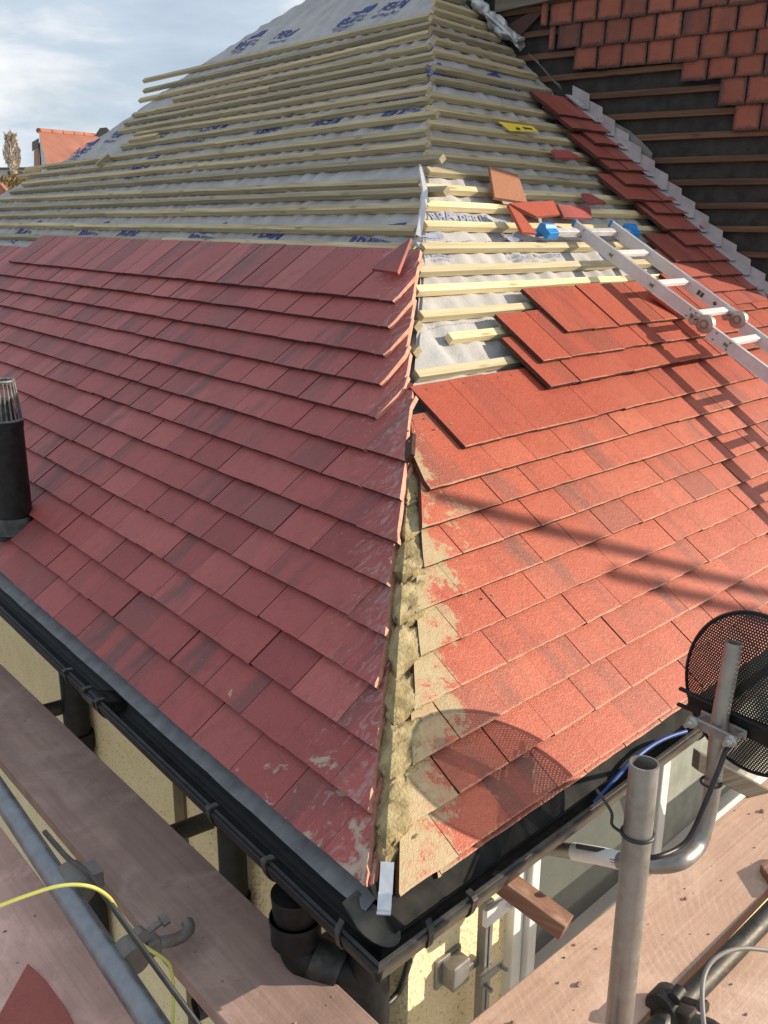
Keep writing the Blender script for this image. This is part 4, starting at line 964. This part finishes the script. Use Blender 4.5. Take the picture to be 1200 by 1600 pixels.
# crumbs and grit on the boards and in the gutter
def grit(n, f, mt, size, seed):
    rr = random.Random(seed); m = MB()
    for _ in range(n):
        c = f(rr); r = size * rr.uniform(.4, 1.5) * (2.2 if rr.random() < .08 else 1); bmm = bmesh.new(); bmesh.ops.create_icosphere(bmm, subdivisions=1, radius=r)
        sq = np.array([rr.uniform(.8, 1.6), rr.uniform(.7, 1.2), rr.uniform(.4, .8)]); sd = rr.random() * 50
        vs = [np.array(v.co) * sq * (1 + .5 * nz(v.co.x / r, v.co.y / r, v.co.z / r + sd)) + c + EZ * r * .35 for v in bmm.verts]; m.add(vs, [tuple(x.index for x in f_.verts) for f_ in bmm.faces]); bmm.free()
    return m
def on_right(rr):
    t = rr.random(); a = fa + (fb - fa) * t; b = na + (nb - na) * t; k = rr.uniform(.05, .95); return a + (b - a) * k
def on_left(rr):
    t = rr.random(); a = qa + (qb - qa) * t; b = ra + (rb - ra) * t; k = rr.uniform(.05, .95); return a + (b - a) * k
def on_corner(rr): return ga + (gb_ - ga) * rr.uniform(.2, .7) + sR * rr.uniform(.03, .4)
def on_pink(rr): return ta + (tb - ta) * rr.uniform(.4, .95) + sdv * rr.uniform(.02, .4)
M_GRIT = simple('grit', (.22, .14, .10), (.42, .30, .22), 60, 0.95); M_GRITD = simple('dark gutter grit', (.06, .05, .035), (.20, .17, .11), 60, 0.95)
tag(grit(70, on_right, M_GRIT, .0022, 3).build('grit', M_GRIT), kind='stuff'); tag(grit(40, on_left, M_GRIT, .0020, 4).build('grit', M_GRIT), kind='stuff')
tag(grit(40, on_corner, M_GRIT, .0026, 5).build('grit', M_GRIT), kind='stuff'); tag(grit(40, on_pink, M_GRIT, .0022, 6).build('grit', M_GRIT), kind='stuff')
def in_gut(rr): return gB_fun(rr.uniform(0.03, .55), rr.uniform(-.035, .005), -0.096)
tag(grit(70, in_gut, M_GRITD, .0030, 7).build('grit', M_GRITD), kind='stuff')
# cords and cables
def cord(name, pts, r, mt, label, cat='cable'):
    o = tubeobj(name, smooth_path(pts, 8), r, mt, seg=10); return tag(o, label, cat)
cord('yellow_cord', [D(-25, 1425, 1.36), D(40, 1400, 1.38), D(95, 1384, 1.40), D(140, 1385, 1.42), D(170, 1402, 1.46), D(186, 1428, 1.5), D(215, 1470, 1.54), D(258, 1500, 1.56), D(268, 1520, 1.58), D(271, 1560, 1.58), D(268, 1625, 1.56)], 0.0030, M_YEL, 'thin yellow cord draped over the tube and coupler at lower left', 'cord')
cord('cable', [D(70, 1300, 1.75), D(105, 1340, 1.65), D(130, 1358, 1.52), D(155, 1388, 1.48), D(200, 1450, 1.46), D(250, 1520, 1.44), D(320, 1615, 1.42)], 0.0048, M_CABLE, 'black cable running beside the blue grey tube at lower left')
cord('cable', [D(1215, 1487, 1.42), D(1160, 1482, 1.40), D(1122, 1494, 1.38), D(1102, 1520, 1.36), D(1097, 1560, 1.33), D(1102, 1625, 1.30)], 0.0034, M_GCABLE, 'grey cable looping over the board in the bottom right corner')
cord('cable', [BW(640, 1500, 0.06), BW(625, 1545, 0.1), BW(606, 1568, 0.1), BW(582, 1586, 0.1), BW(560, 1600, .11), BW(520, 1640, .12)], 0.0065, M_CABLE, 'black cable sagging under the gutter corner across the wall')

# ================================================================ DISH
CD = -0.235
M_ZINC = simple('zinc bolt', (.55, .55, .53), (.65, .65, .63), 40, 0.3, metal=0.7)
dish = empty('satellite_dish', BW(1120, 1250, CD), 'black perforated satellite dish on a bent grey wall pole at the right edge', 'satellite dish')
RP = 0.0165
pth = [BW(800, 1318, 0.10), BW(870, 1326, 0.02), BW(930, 1336, -0.07), BW(985, 1348, -0.15), BW(1030, 1352, -0.20), BW(1065, 1345, CD), BW(1090, 1322, CD), BW(1103, 1285, CD), BW(1113, 1230, CD), BW(1124, 1130, CD), BW(1136, 1065, CD), BW(1147, 1004, CD)]
m = MB(); m.tube(smooth_path(pth, 7), RP, seg=20, hollow=0.84); m.build('pole', M_GALV, dish, smooth=True)
m = MB(); ta1 = smooth_path(pth[1:4], 8); m.tube(ta1[4:14], RP * 1.10, seg=20); m.build('tape_band', M_TAPE, dish, smooth=True)
for yy in (1030, 1062):
    q = BW(1152 - (yy - 1030) * 0.18, yy, CD - 0.013); m = MB(); m.tube([q, q + QB * 0.004], 0.004, seg=10); m.build('bolt_hole', M_DARKINK, dish)
# reflector : elliptical bowl seen from behind
pc = BW(1122, 1137, CD); XD = float(pc[0]) + 0.060
dc = XW(1180, 1085, XD); eu = np.array([0, -1.0, 0]); ev = EZ.copy(); en = np.array([-1.0, 0, 0])
ru = float(np.linalg.norm(XW(1073, 1045, XD) - dc)); rv = float(np.linalg.norm(XW(1172, 956, XD) - dc))
def mesh_mat():
    m, t, p = mat('black perforated steel', (.008, .008, .008), 0.6)
    a = N(t, 'ShaderNodeAttribute', attribute_name='tuv'); sx = N(t, 'ShaderNodeSeparateXYZ'); L(t, a.outputs['Vector'], sx.inputs[0])
    pitch = 0.0058
    def cell(ox, oy):
        x = mth(t, 'SUBTRACT', mth(t, 'FRACT', mth(t, 'ADD', mth(t, 'DIVIDE', sx.outputs[0], pitch), ox)), 0.5)
        y = mth(t, 'MULTIPLY', mth(t, 'SUBTRACT', mth(t, 'FRACT', mth(t, 'ADD', mth(t, 'DIVIDE', sx.outputs[1], pitch * 1.732), oy)), 0.5), 1.732)
        return mth(t, 'ADD', mth(t, 'MULTIPLY', x, x), mth(t, 'MULTIPLY', y, y))
    dmin = mth(t, 'MINIMUM', cell(0, 0), cell(0.5, 0.5))
    hole = mth(t, 'LESS_THAN', dmin, 0.050)
    rim = N(t, 'ShaderNodeAttribute', attribute_name='hd')
    hole = mth(t, 'MULTIPLY', hole, mth(t, 'LESS_THAN', rim.outputs['Fac'], 0.965))
    tr = N(t, 'ShaderNodeBsdfTransparent'); mx_ = N(t, 'ShaderNodeMixShader'); L(t, hole, mx_.inputs[0]); L(t, p.outputs[0], mx_.inputs[1]); L(t, tr.outputs[0], mx_.inputs[2])
    L(t, mx_.outputs[0], t.nodes['Material Output'].inputs[0]); return m
M_MESH = mesh_mat()
m = MB(); nr, ns = 14, 72; V = []; UV = []; HDv = []
for i in range(nr + 1):
    r = i / nr
    for k in range(ns):
        a = 2 * math.pi * k / ns; x, y = ru * r * math.cos(a), rv * r * math.sin(a)
        V.append(dc + eu * x + ev * y + en * (0.028 * (1 - r * r)) ); UV.append((x, y, 0)); HDv.append(r)
fs = [(i * ns + k, i * ns + (k + 1) % ns, (i + 1) * ns + (k + 1) % ns, (i + 1) * ns + k) for i in range(nr) for k in range(ns)]
m.add(V, fs); m.uv = UV; m.hd = HDv; m.build('reflector', M_MESH, dish, smooth=True)
m = MB(); rim = [dc + eu * ru * math.cos(a) + ev * rv * math.sin(a) for a in np.linspace(0, 2 * math.pi, 73)]; m.tube(rim, 0.0032, seg=8, cap=False); m.build('rim', M_BLACK, dish, smooth=True)
# black cross bar with forked ends and clamp
ba, bb = XW(1062, 1090, XD - 0.036), XW(1290, 1195, XD - 0.036); bd_ = bb - ba; QX = EX; bu = np.cross(bd_ / np.linalg.norm(bd_), QX); bu = bu if bu[2] > 0 else -bu
bl_ = np.linalg.norm(bd_)
m = MB(); m.box(ba + bd_ * 0.06 - bu * 0.020, bd_, bu * 0.038, QX * 0.012)
for s_ in (0.014, -0.021): m.box(ba - bd_ * 0.02 + bu * s_, bd_ * 0.09, bu * 0.006, QX * 0.010)
m.box(ba + bd_ * 0.06 + bu * 0.0185, bd_, bu * 0.004, -QX * 0.010)
m.build('mount_bar', M_BLACK, dish, bevel=0.002)
cl = np.array([0, -1.0, 0.0]); cl = bd_ / bl_
m = MB(); m.cbox(pc - QX * 0.018, cl * 0.105, bu * 0.022, QX * 0.008); m.cbox(pc + QX * 0.0175, cl * 0.10, bu * 0.022, QX * 0.006); m.build('clamp', M_GALV, dish, bevel=0.003)
for s_ in (-0.042, 0.042):
    m = MB(); m.tube([pc + cl * s_ - QX * 0.046, pc + cl * s_ + QX * 0.034], 0.0045, seg=10); m.tube([pc + cl * s_ - QX * 0.034, pc + cl * s_ - QX * 0.024], 0.0092, seg=6); m.tube([pc + cl * s_ - QX * 0.024, pc + cl * s_ - QX * 0.0222], 0.012, seg=14)
    m.build('bolt', M_ZINC, dish, smooth=True)
cord('cable', [BW(1230, 1118, CD - .02), BW(1190, 1124, CD - .022), BW(1160, 1138, CD - .024), BW(1138, 1165, CD - .024), BW(1122, 1205, CD - .022), BW(1106, 1245, CD - .022), BW(1082, 1300, CD - .01), BW(1060, 1325, CD + .0), BW(1020, 1340, CD + .02), BW(985, 1336, -0.14), BW(900, 1322, -0.04)], 0.0052, M_CABLE, 'black coaxial cable clipped down the bent dish pole')
m = MB(); pt = BW(1111, 1222, CD); ring = [pt + HB * 0.0195 * math.cos(a) + QB * 0.0195 * math.sin(a) for a in np.linspace(0, 2 * math.pi, 25)]; m.tube(ring, 0.0028, seg=8); tag(m.build('cable_tie', M_CABLE, smooth=True), 'black cable tie round the upright part of the dish pole', 'cable tie')
m = MB(); pt = np.array([stp[0], stp[1], 0]); zt = float(hit(985, 1300, np.array(ray(985, 1300)) * [1, 1, 0], pt)[2])
ring = [np.array([stp[0], stp[1], zt]) + 0.0258 * np.array([math.cos(a), math.sin(a), 0]) for a in np.linspace(0, 2 * math.pi, 25)]; m.tube(ring, 0.0028, seg=8)
lf = ring[0]; best = min(ring, key=lambda q: (ROT @ (q - CAM))[0])
m.tube(smooth_path([best, best + np.array([-.01, .012, .012]), D(955, 1268, 1.52), D(932, 1234, 1.56)], 5), 0.0026, seg=8); tag(m.build('cable_tie', M_CABLE, smooth=True), 'black cable tie with a long loose tail round the scaffold standard', 'cable tie')
cord('blue_hose', [gB_fun(u, c, z) for u, c, z in ((0.60, -0.025, -0.075), (0.66, -0.028, -0.055), (0.72, -0.030, -0.035), (0.80, -0.035, -0.022), (0.86, -0.045, -0.018), (0.92, -0.06, -0.02))], 0.0050, simple('blue pipe', (.02, .06, .22), (.03, .08, .27), 20, 0.4), 'blue cable end lying in the right gutter by the dish mount', 'cable')

# timber prop and wall channel under the right gutter
a = BW(783, 1388, 0.0); b = BW(880, 1460, -0.13); dA = b - a; dA /= np.linalg.norm(dA); s_ = np.cross(dA, EZ); s_ /= np.linalg.norm(s_)
m = MB(); m.box(a - s_ * 0.02 - dA * 0.06, b - a + dA * 0.06, s_ * 0.04, np.cross(s_, dA) * 0.036, 0, 0.5); m.uv = [(float(np.array(p) @ dA), float(np.array(p) @ s_), float(p[2])) for p in m.v]; tag(m.build('timber_prop', M_PROP, bevel=0.002), 'red stained timber offcut sticking out from under the right gutter', 'timber')
ch = empty('wall_channel', BW(745, 1540, CW - .02), 'galvanised steel channel and clamp bolted to the pebbledash below the right gutter', 'bracket')
cu_ = float(BW(748, 1480, CW - .03) @ HB)
m = MB(); m.box(Bp(cu_ - .012, CW - .055, -1.2), HB * 0.024, QB * 0.022, EZ * 1.0); m.box(Bp(cu_ - .002, CW - .058, -1.2), HB * 0.004, QB * 0.003, EZ * 1.0); m.build('channel', M_GALV, ch, bevel=0.002)
zc = float(BW(745, 1525, CW - .05)[2])
m = MB(); m.cbox(Bp(cu_, CW - .062, zc), HB * 0.07, QB * 0.012, EZ * 0.022); m.tube([Bp(cu_ + .028, CW - .085, zc), Bp(cu_ + .028, CW - .05, zc)], .005, seg=8); m.tube([Bp(cu_ - .02, CW - .085, zc - .02), Bp(cu_ - .02, CW - .05, zc - .02)], .005, seg=8); m.build('clamp', M_GALV, ch, bevel=0.002)
zb_ = float(BW(705, 1520, CW - .02)[2]); ub_ = float(BW(705, 1520, CW - .02) @ HB)
m = MB(); m.box(Bp(ub_ - .03, CW - .008, zb_ - .035), HB * 0.075, QB * 0.008, EZ * 0.07); m.box(Bp(ub_ - .015, CW - .04, zb_ - .028), HB * 0.05, QB * 0.034, EZ * 0.056); m.box(Bp(ub_ + .03, CW - .04, zb_ - .01), HB * (cu_ - ub_ - .04), QB * 0.02, EZ * 0.02); m.build('junction_box', M_GALV, ch, bevel=0.003)
m = MB(); zz = float(BW(762, 1420, CW - .05)[2]); m.box(Bp(cu_ - .03, CW - .07, zz - .02), HB * 0.08, QB * 0.012, EZ * 0.04); m.tube([Bp(cu_ + .035, CW - .085, zz), Bp(cu_ + .035, CW - .05, zz)], .006, seg=6); m.build('top_bracket', M_WHITE, ch, bevel=0.002)
# orange wood block at the right edge
P = [Z(x, y, ZR + 0.02) for x, y in ((1188, 1350), (1225, 1330), (1260, 1370), (1215, 1390))]
m = MB(); m.prism(P, -EZ * 0.02); m.fr = [.5] * len(m.f); m.uv = [(p[0], p[1], p[2]) for p in m.v]; tag(m.build('timber_block', M_PROP, bevel=0.002), 'small orange timber block at the right edge of the sunlit board', 'timber')

# ================================================================ LADDER
LH = 0.062
def onL(x, y, h=LH): return hit(x, y, FB.n, FB.n * h)
la0 = onL(900, 345, 0.0); la1 = hit(1100, 493, HB, la0)
lad = empty('ladder', FB.P(2.3, 1.2, 0), 'aluminium folding ladder with blue hooks lying on the right slope', 'ladder')
ld = la1 - la0; ld /= np.linalg.norm(ld); wv_ = HB.copy(); ln_ = np.cross(wv_, ld); ln_ = ln_ if ln_ @ FB.n > 0 else -ln_
wmid = 0.267
SD, ST = 0.046, 0.013
LN1 = np.linalg.norm(la1 - la0)
def stile(o, length, name='stile'):
    m = MB(); m.box(o - ln_ * SD, ld * length, wv_ * ST, ln_ * SD)
    for q in (0.0, SD - 0.004): m.box(o - ln_ * (q + .004) - wv_ * 0.0016 + ld * .002, ld * (length - .004), wv_ * (ST + .0032), ln_ * 0.004)
    return m.build(name, M_ALU, lad, bevel=0.0025)
Lo, Ro = la0, la0 + wv_ * (wmid - ST)
stile(Lo, LN1); stile(Ro, LN1)
drop = -ln_ * 0.012
Lo2, Ro2 = Lo + ld * (LN1 + 0.045) + drop, Ro + ld * (LN1 + 0.045) + drop
stile(Lo2, 1.35); stile(Ro2, 1.35)
def rung(o, o2):
    m = MB(); a = o + wv_ * ST - ln_ * 0.012; b = o2 - ln_ * 0.012
    m.box(a - ld * 0.012 - ln_ * 0.016, b - a, ld * 0.026, ln_ * 0.017); m.build('rung', M_RUNG, lad, bevel=0.003)
tt = [float((hit(x, y, HB, la0) - la0) @ ld) for x, y in ((962, 384), (1025, 433), (1085, 487))]
for t in tt: rung(Lo + ld * t, Ro + ld * t)
rs_ = (tt[2] - tt[0]) / 2
for k in range(6): rung(Lo2 + ld * (0.075 + k * rs_), Ro2 + ld * (0.075 + k * rs_))
for o in (Lo, Ro):
    hc = o + ld * (LN1 + 0.02) - ln_ * 0.022
    m = MB(); m.tube([hc - wv_ * 0.006, hc - wv_ * 0.005, hc + wv_ * (ST + .004), hc + wv_ * (ST + .005)], [0.030, 0.032, 0.032, 0.030], seg=36); m.build('hinge', M_HINGE, lad, smooth=True)
    m = MB(); m.tube([hc - wv_ * 0.010, hc - wv_ * 0.004], 0.010, seg=20); mr = MB(); mr.tube([hc - wv_ * 0.0078, hc - wv_ * 0.0055], 0.0165, seg=24); mr.build('hinge_ring', M_RING, lad, smooth=True); h2 = hc - ld * 0.042 - ln_ * 0.012
    m.tube([h2 - wv_ * 0.009, h2 + wv_ * ST], 0.017, seg=22); m.tube([h2 - wv_ * 0.013, h2 - wv_ * 0.008], 0.009, seg=6); m.build('hinge_lock', M_HINGE, lad, smooth=True)
    m = MB(); m.tube([h2 + ld * .012 - wv_ * 0.0095 + ln_ * .012, h2 + ld * 0.002 - wv_ * 0.0095 + ln_ * 0.006], 0.003, seg=6); m.tube([h2 - ld * .008 - wv_ * 0.0095 + ln_ * .012, h2 - ld * 0.012 - wv_ * 0.0095 + ln_ * 0.004], 0.003, seg=6); m.build('slot', M_DARKINK, lad)
# rivets and stickers
for o in (Lo, Lo2):
    for t in ((0.05, LN1 - 0.03, LN1 - .055) if o is Lo else (0.03, 0.09)):
        for q in (-0.010, -0.036):
            m = MB(); p_ = o + ld * t + ln_ * q; m.tube([p_ - wv_ * 0.002, p_ + wv_ * 0.002], 0.0032, seg=10); m.build('rivet', M_CLAMP, lad)
for o, t in ((Lo, tt[0]), (Lo, tt[1]), (Lo, tt[2]), (Lo2, 0.078)):
    m = MB(); mk = MB()
    p_ = o + ld * t - ln_ * 0.024; m.cbox(p_ - wv_ * 0.0006, ld * 0.028, ln_ * 0.022, wv_ * 0.0012); mk.cbox(p_ - wv_ * 0.0014, ld * 0.014, ln_ * 0.010, wv_ * 0.001); mk.cbox(p_ - wv_ * 0.0014 + ld * .009, ld * 0.003, ln_ * 0.014, wv_ * 0.001)
    st_ = m.build('sticker', M_STICK, lad); mk.build('sticker_mark', M_CLAMP, st_)
for t in (0.74, 0.765):
    m = MB(); p_ = Ro + ld * (LN1 * t) - ln_ * 0.026; m.cbox(p_ - wv_ * 0.0006, ld * 0.012, ln_ * 0.018, wv_ * 0.001); m.build('warning_mark', M_DARKINK, lad)
p_ = Ro + ld * (LN1 * .86) - ln_ * 0.024; m = MB(); m.cbox(p_ - wv_ * 0.0006, ld * 0.016, ln_ * 0.006, wv_ * 0.001); m.cbox(p_ - wv_ * 0.0007, ld * 0.006, ln_ * 0.014, wv_ * 0.001); m.build('warning_mark', M_DARKINK, lad)
for o in (Lo, Ro):
    m = MB(); m.cbox(o + wv_ * ST / 2 - ld * 0.004 - ln_ * 0.012, wv_ * (ST + .004), ld * 0.012, ln_ * 0.030); m.build('end_cap', M_BLUE, lad, bevel=0.003)
ca, cb_ = Lo + ld * 0.022 - wv_ * 0.21, Ro + ld * 0.022 + wv_ * 0.14
m = MB(); m.box(ca - ln_ * 0.038, cb_ - ca, ld * 0.026, ln_ * 0.022); m.build('hook_bar', M_ALU, lad, bevel=0.003)
for c in (ca + wv_ * 0.015, cb_ - wv_ * 0.02):
    m = MB(); prf = [(-0.022, -0.050), (-0.018, -0.006), (0.006, 0.002), (0.016, -0.010), (0.040, -0.014), (0.040, -0.042), (0.024, -0.042), (0.012, -0.036), (-0.006, -0.036), (-0.008, -0.060)]
    m.prism([c + ld * x + ln_ * y - wv_ * 0.035 for x, y in prf], wv_ * 0.065); m.build('hook', M_BLUE, lad, bevel=0.003)

# ================================================================ FLUE
fp = FA.P(FLU, FLV, 0)
flc = XW(14, 820, float(fp[0])); 
fb_ = np.array([fp[0], flc[1], -0.2]); RF = 0.0
def at_x(x, y): return XW(x, y, float(fp[0]))
ftop = at_x(12, 660)[2]; RF = abs(at_x(44, 760)[1] - at_x(4, 760)[1]) * 0.72
RF = 27.0 / F_PX * float((ROT @ (at_x(20, 760) - CAM))[2])
flue = empty('flue_pipe', fb_, 'black flue pipe with wire cowl standing through the tiles at the left edge', 'flue')
cy = float(at_x(18, 760)[1])
cxy = np.array([fp[0], cy, 0])
m = MB(); m.tube([cxy - EZ * 0.3 + EZ * 0.2, cxy + EZ * ftop], RF, seg=28); m.tube([cxy + EZ * (ftop - 0.02), cxy + EZ * ftop], RF * 1.04, seg=28); m.build('pipe', M_BLACK, flue, smooth=True)
m = MB(); tz = float(at_x(12, 600)[2]) - ftop
for k in range(22):
    a = 2 * math.pi * k / 22; d0 = np.array([math.cos(a), math.sin(a), 0])
    m.tube([cxy + d0 * RF * 0.95 + EZ * ftop, cxy + d0 * RF * 0.74 + EZ * (ftop + tz)], 0.0032, seg=6)
for zz_, rr in ((0.004, 0.97), (tz, 0.74)):
    m.tube([cxy + np.array([math.cos(a), math.sin(a), 0]) * RF * rr + EZ * (ftop + zz_) for a in np.linspace(0, 2 * math.pi, 29)], 0.005, seg=6)
m.build('cowl', simple('galvanised wire cage', (.10, .10, .10), (.26, .26, .25), 60, 0.45, metal=0.4), flue, smooth=True)
m = MB(); m.tube([cxy + EZ * (ftop + .002), cxy + EZ * (ftop + tz * .55)], [RF * .8, RF * .5], seg=20); m.build('cowl_core', M_BLACKD, flue, smooth=True)
m = MB(); m.tube([FA.P(0, FLV - .0, 0) + np.array([0, cy, -0.03]), FA.P(0, FLV, 0) + np.array([0, cy, 0.02])], [RF * 1.5, RF * 1.1], seg=24); m.build('collar', M_BLACKD, flue, smooth=True)

# ================================================================ BACKGROUND
M_BRICK = simple('distant brick', (.30, .14, .09), (.38, .2, .13), 2, 0.9); M_DROOF = simple('distant orange roof', (.22, .082, .055), (.30, .12, .078), 1.2, 0.85, bscale=6, bdist=0.02)
M_DGREY = simple('distant pale wall', (.5, .5, .47), (.58, .57, .53), 1, 0.9); M_DDARK = simple('distant dark trim', (.06, .055, .05), (.1, .09, .08), 2, 0.7)
def far(x, y, d): return D(x, y, d)
DP = 26.0
hs = empty('house', np.array([*far(100, 300, DP)[:2], -2.5]), 'distant brick house with orange tiled roof and pale gable beyond the roof edge', 'house')
a, b, c, d = far(60, 204, DP), far(150, 212, DP + 4), far(176, 290, DP + 2), far(74, 262, DP - 2)
back_ = ray(100, 250) * 1.0; back_ /= np.linalg.norm(back_); rt = np.cross(back_, EZ)
e_ = far(200, 330, DP + 4)
ext_b = a + (b - a) * 2.6; ext_d = d + (ext_b - a) + np.array([0, 0, -0.4])
m = MB(); m.prism([a, ext_b, ext_d, d], back_ * 0.25); m.build('roof', M_DROOF, hs)
m = MB()
for i in range(14):
    p0_ = a + (ext_b - a) * i / 14; p1_ = a + (ext_b - a) * (i + 0.94) / 14; m.tube([p0_, p1_], 0.07, seg=10)
m.build('ridge', simple('distant ridge tile', (.27, .10, .065), (.33, .13, .085), 2, 0.8), hs, smooth=True)
back_w = a + back_ * 6 + EZ * -3
m = MB(); gw = [far(61, 208, DP + .2), far(75, 264, DP - 1.8), np.array([*far(75, 264, DP - 1.8)[:2], -2.5]), np.array([*far(62, 264, DP + 0.2)[:2], -2.5])]; m.prism(gw, back_ * 3); m.build('wall', M_DGREY, hs)
m = MB(); gw = [far(53, 236, DP + 3), far(62, 222, DP + 1), far(64, 300, DP + 1), far(53, 300, DP + 3)]; m.prism(gw, back_ * 1.5); m.build('gable', M_BRICK, hs)
m = MB(); gw = [far(50, 222, DP + 1), far(60, 216, DP + .5), far(60, 229, DP + .5), far(50, 236, DP + 1)]; m.prism(gw, back_ * 0.6); m.build('fascia', M_DDARK, hs)
m = MB(); poly = [far(148, 212, 9.0), far(156, 200, 9.0), far(166, 199, 9.0), far(170, 204, 9.0), far(160, 216, 9.0)]; m.prism(poly, back_ * 0.15 + rt * .02)
tag(m.build('roof_vent', M_DDARK), 'small black ridge vent cap poking above the felt edge at upper left', 'vent')
gb = empty('grey_building', np.array([*far(25, 270, 48)[:2], -2.5]), 'low grey flat roofed building far away behind the hedge', 'building')
m = MB(); q = [far(-60, 264, 50), far(62, 263, 46), far(62, 330, 46), far(-60, 330, 50)]; m.prism(q, back_ * 4); m.build('wall', M_DGREY, gb)
m = MB(); q = [far(-60, 262, 49.8), far(63, 261, 45.8), far(63, 265, 45.8), far(-60, 266, 49.8)]; m.prism(q, -back_ * 0.3); m.build('parapet', M_DDARK, gb)
for x0 in (12, 24): 
    m = MB(); q = [far(x0, 267, 46), far(x0 + 6, 267, 46), far(x0 + 6, 274, 46), far(x0, 274, 46)]; m.prism(q, -back_ * 0.2); m.build('window', M_DDARK, gb)
# terracotta ridge end at the left edge
m = MB(); q = [far(-30, 285, 12), far(0, 287, 12), far(10, 298, 12), far(4, 304, 12), far(-30, 306, 12)]; m.prism(q, back_ * 0.6); tag(m.build('roof_ridge', M_DROOF), 'orange ridge tiles of a neighbouring roof at the left edge', 'roof')
# poplar and hedge
def crown(m, c, rx, rz, n, leaf, seed, up=0.5, core=0.25):
    rr = random.Random(seed)
    for _ in range(n):
        while True:
            p = np.array([rr.uniform(-1, 1) for _ in range(3)])
            if p @ p <= 1: break
        t = (p[2] + 1) / 2; wdt = rx * (0.25 + 0.9 * math.sin(math.pi * min(1, (1 - t) * 0.85 + 0.05)))
        q = c + np.array([p[0] * wdt, p[1] * wdt, p[2] * rz]); q = q + 0.25 * rx * np.array([nz(q[0], q[1], q[2] + s_) for s_ in (0, 7, 14)])
        ax = np.array([rr.gauss(0, .35), rr.gauss(0, .35), rr.gauss(up, .4)]); ax /= np.linalg.norm(ax); sdv = np.cross(ax, [rr.random(), rr.random(), rr.random()]); sdv /= np.linalg.norm(sdv)
        l = leaf * rr.uniform(.6, 1.4); m.add([q - ax * l, q + sdv * l * .22, q + ax * l, q - sdv * l * .22], [(0, 1, 2, 3)], 0, rr.random())
def twig_mat(name, c1, c2, c3):
    m, t, p = mat(name, c1, 0.9, 0, 0.2); a = N(t, 'ShaderNodeAttribute', attribute_name='rnd'); L(t, ramp(t, a.outputs['Fac'], [(0, c1), (.5, c2), (1, c3)]).outputs[0], p.inputs['Base Color']); return m
tr = empty('poplar_tree', np.array([*far(18, 260, 42)[:2], -2.5]), 'bare pale brown poplar tree far off at the left edge', 'tree')
m = MB(); cc = far(19, 240, 42); H_ = np.linalg.norm(far(19, 206, 42) - cc); RX = np.linalg.norm(far(38, 240, 42) - cc)
crown(m, cc, RX * .55, H_, 900, 0.11, 3, up=1.6); m.build('crown', twig_mat('bare twigs', (.42, .34, .27), (.54, .45, .36), (.64, .55, .46)), tr)
m = MB(); bpt = np.array([cc[0], cc[1], -2.5]); m.tube([bpt, cc - EZ * H_ * .5, cc + EZ * H_ * .6], [.25, .14, .03], seg=8)
rr = random.Random(4)
for k in range(110):
    h0 = rr.uniform(-.9, .45) * H_; a_ = rr.uniform(0, 6.28); q0 = cc + EZ * h0; q1 = q0 + np.array([math.cos(a_), math.sin(a_), 0]) * RX * .55 + EZ * H_ * .5; m.tube([q0, (q0 + q1) / 2 + EZ * .1, q1], [.06, .04, .012], seg=5)
m.build('trunk', simple('pale bark', (.30, .24, .18), (.4, .33, .26), 2, 0.9), tr, smooth=True)
for i, (x, y, d, rx, rz, lab) in enumerate(((12, 292, 14, 0.32, 0.17, 'dry brown hedge top at the left edge below the grey building'), (52, 285, 18, 0.42, 0.2, 'dry brown bush between the grey building and the batten ends'))):
    c = far(x, y, d); hd2 = empty('hedge_bush', np.array([c[0], c[1], -2.5]), lab, 'bush')
    m = MB(); crown(m, c, rx, rz, 1600, 0.035, 20 + i, up=.6); crown(m, c - EZ * rz * 1.5, rx * 1.2, rz * 1.6, 1600, 0.04, 30 + i); m.build('crown', twig_mat('dry hedge leaves', (.16, .12, .05), (.28, .20, .09), (.36, .27, .15)), hd2)
    m = MB(); m.tube([(c[0], c[1], -2.5), c], [.06, .03], seg=6); m.build('trunk', M_DDARK, hd2)

for o in bpy.data.objects:
    if '_o' in o: 
        del o['_o']
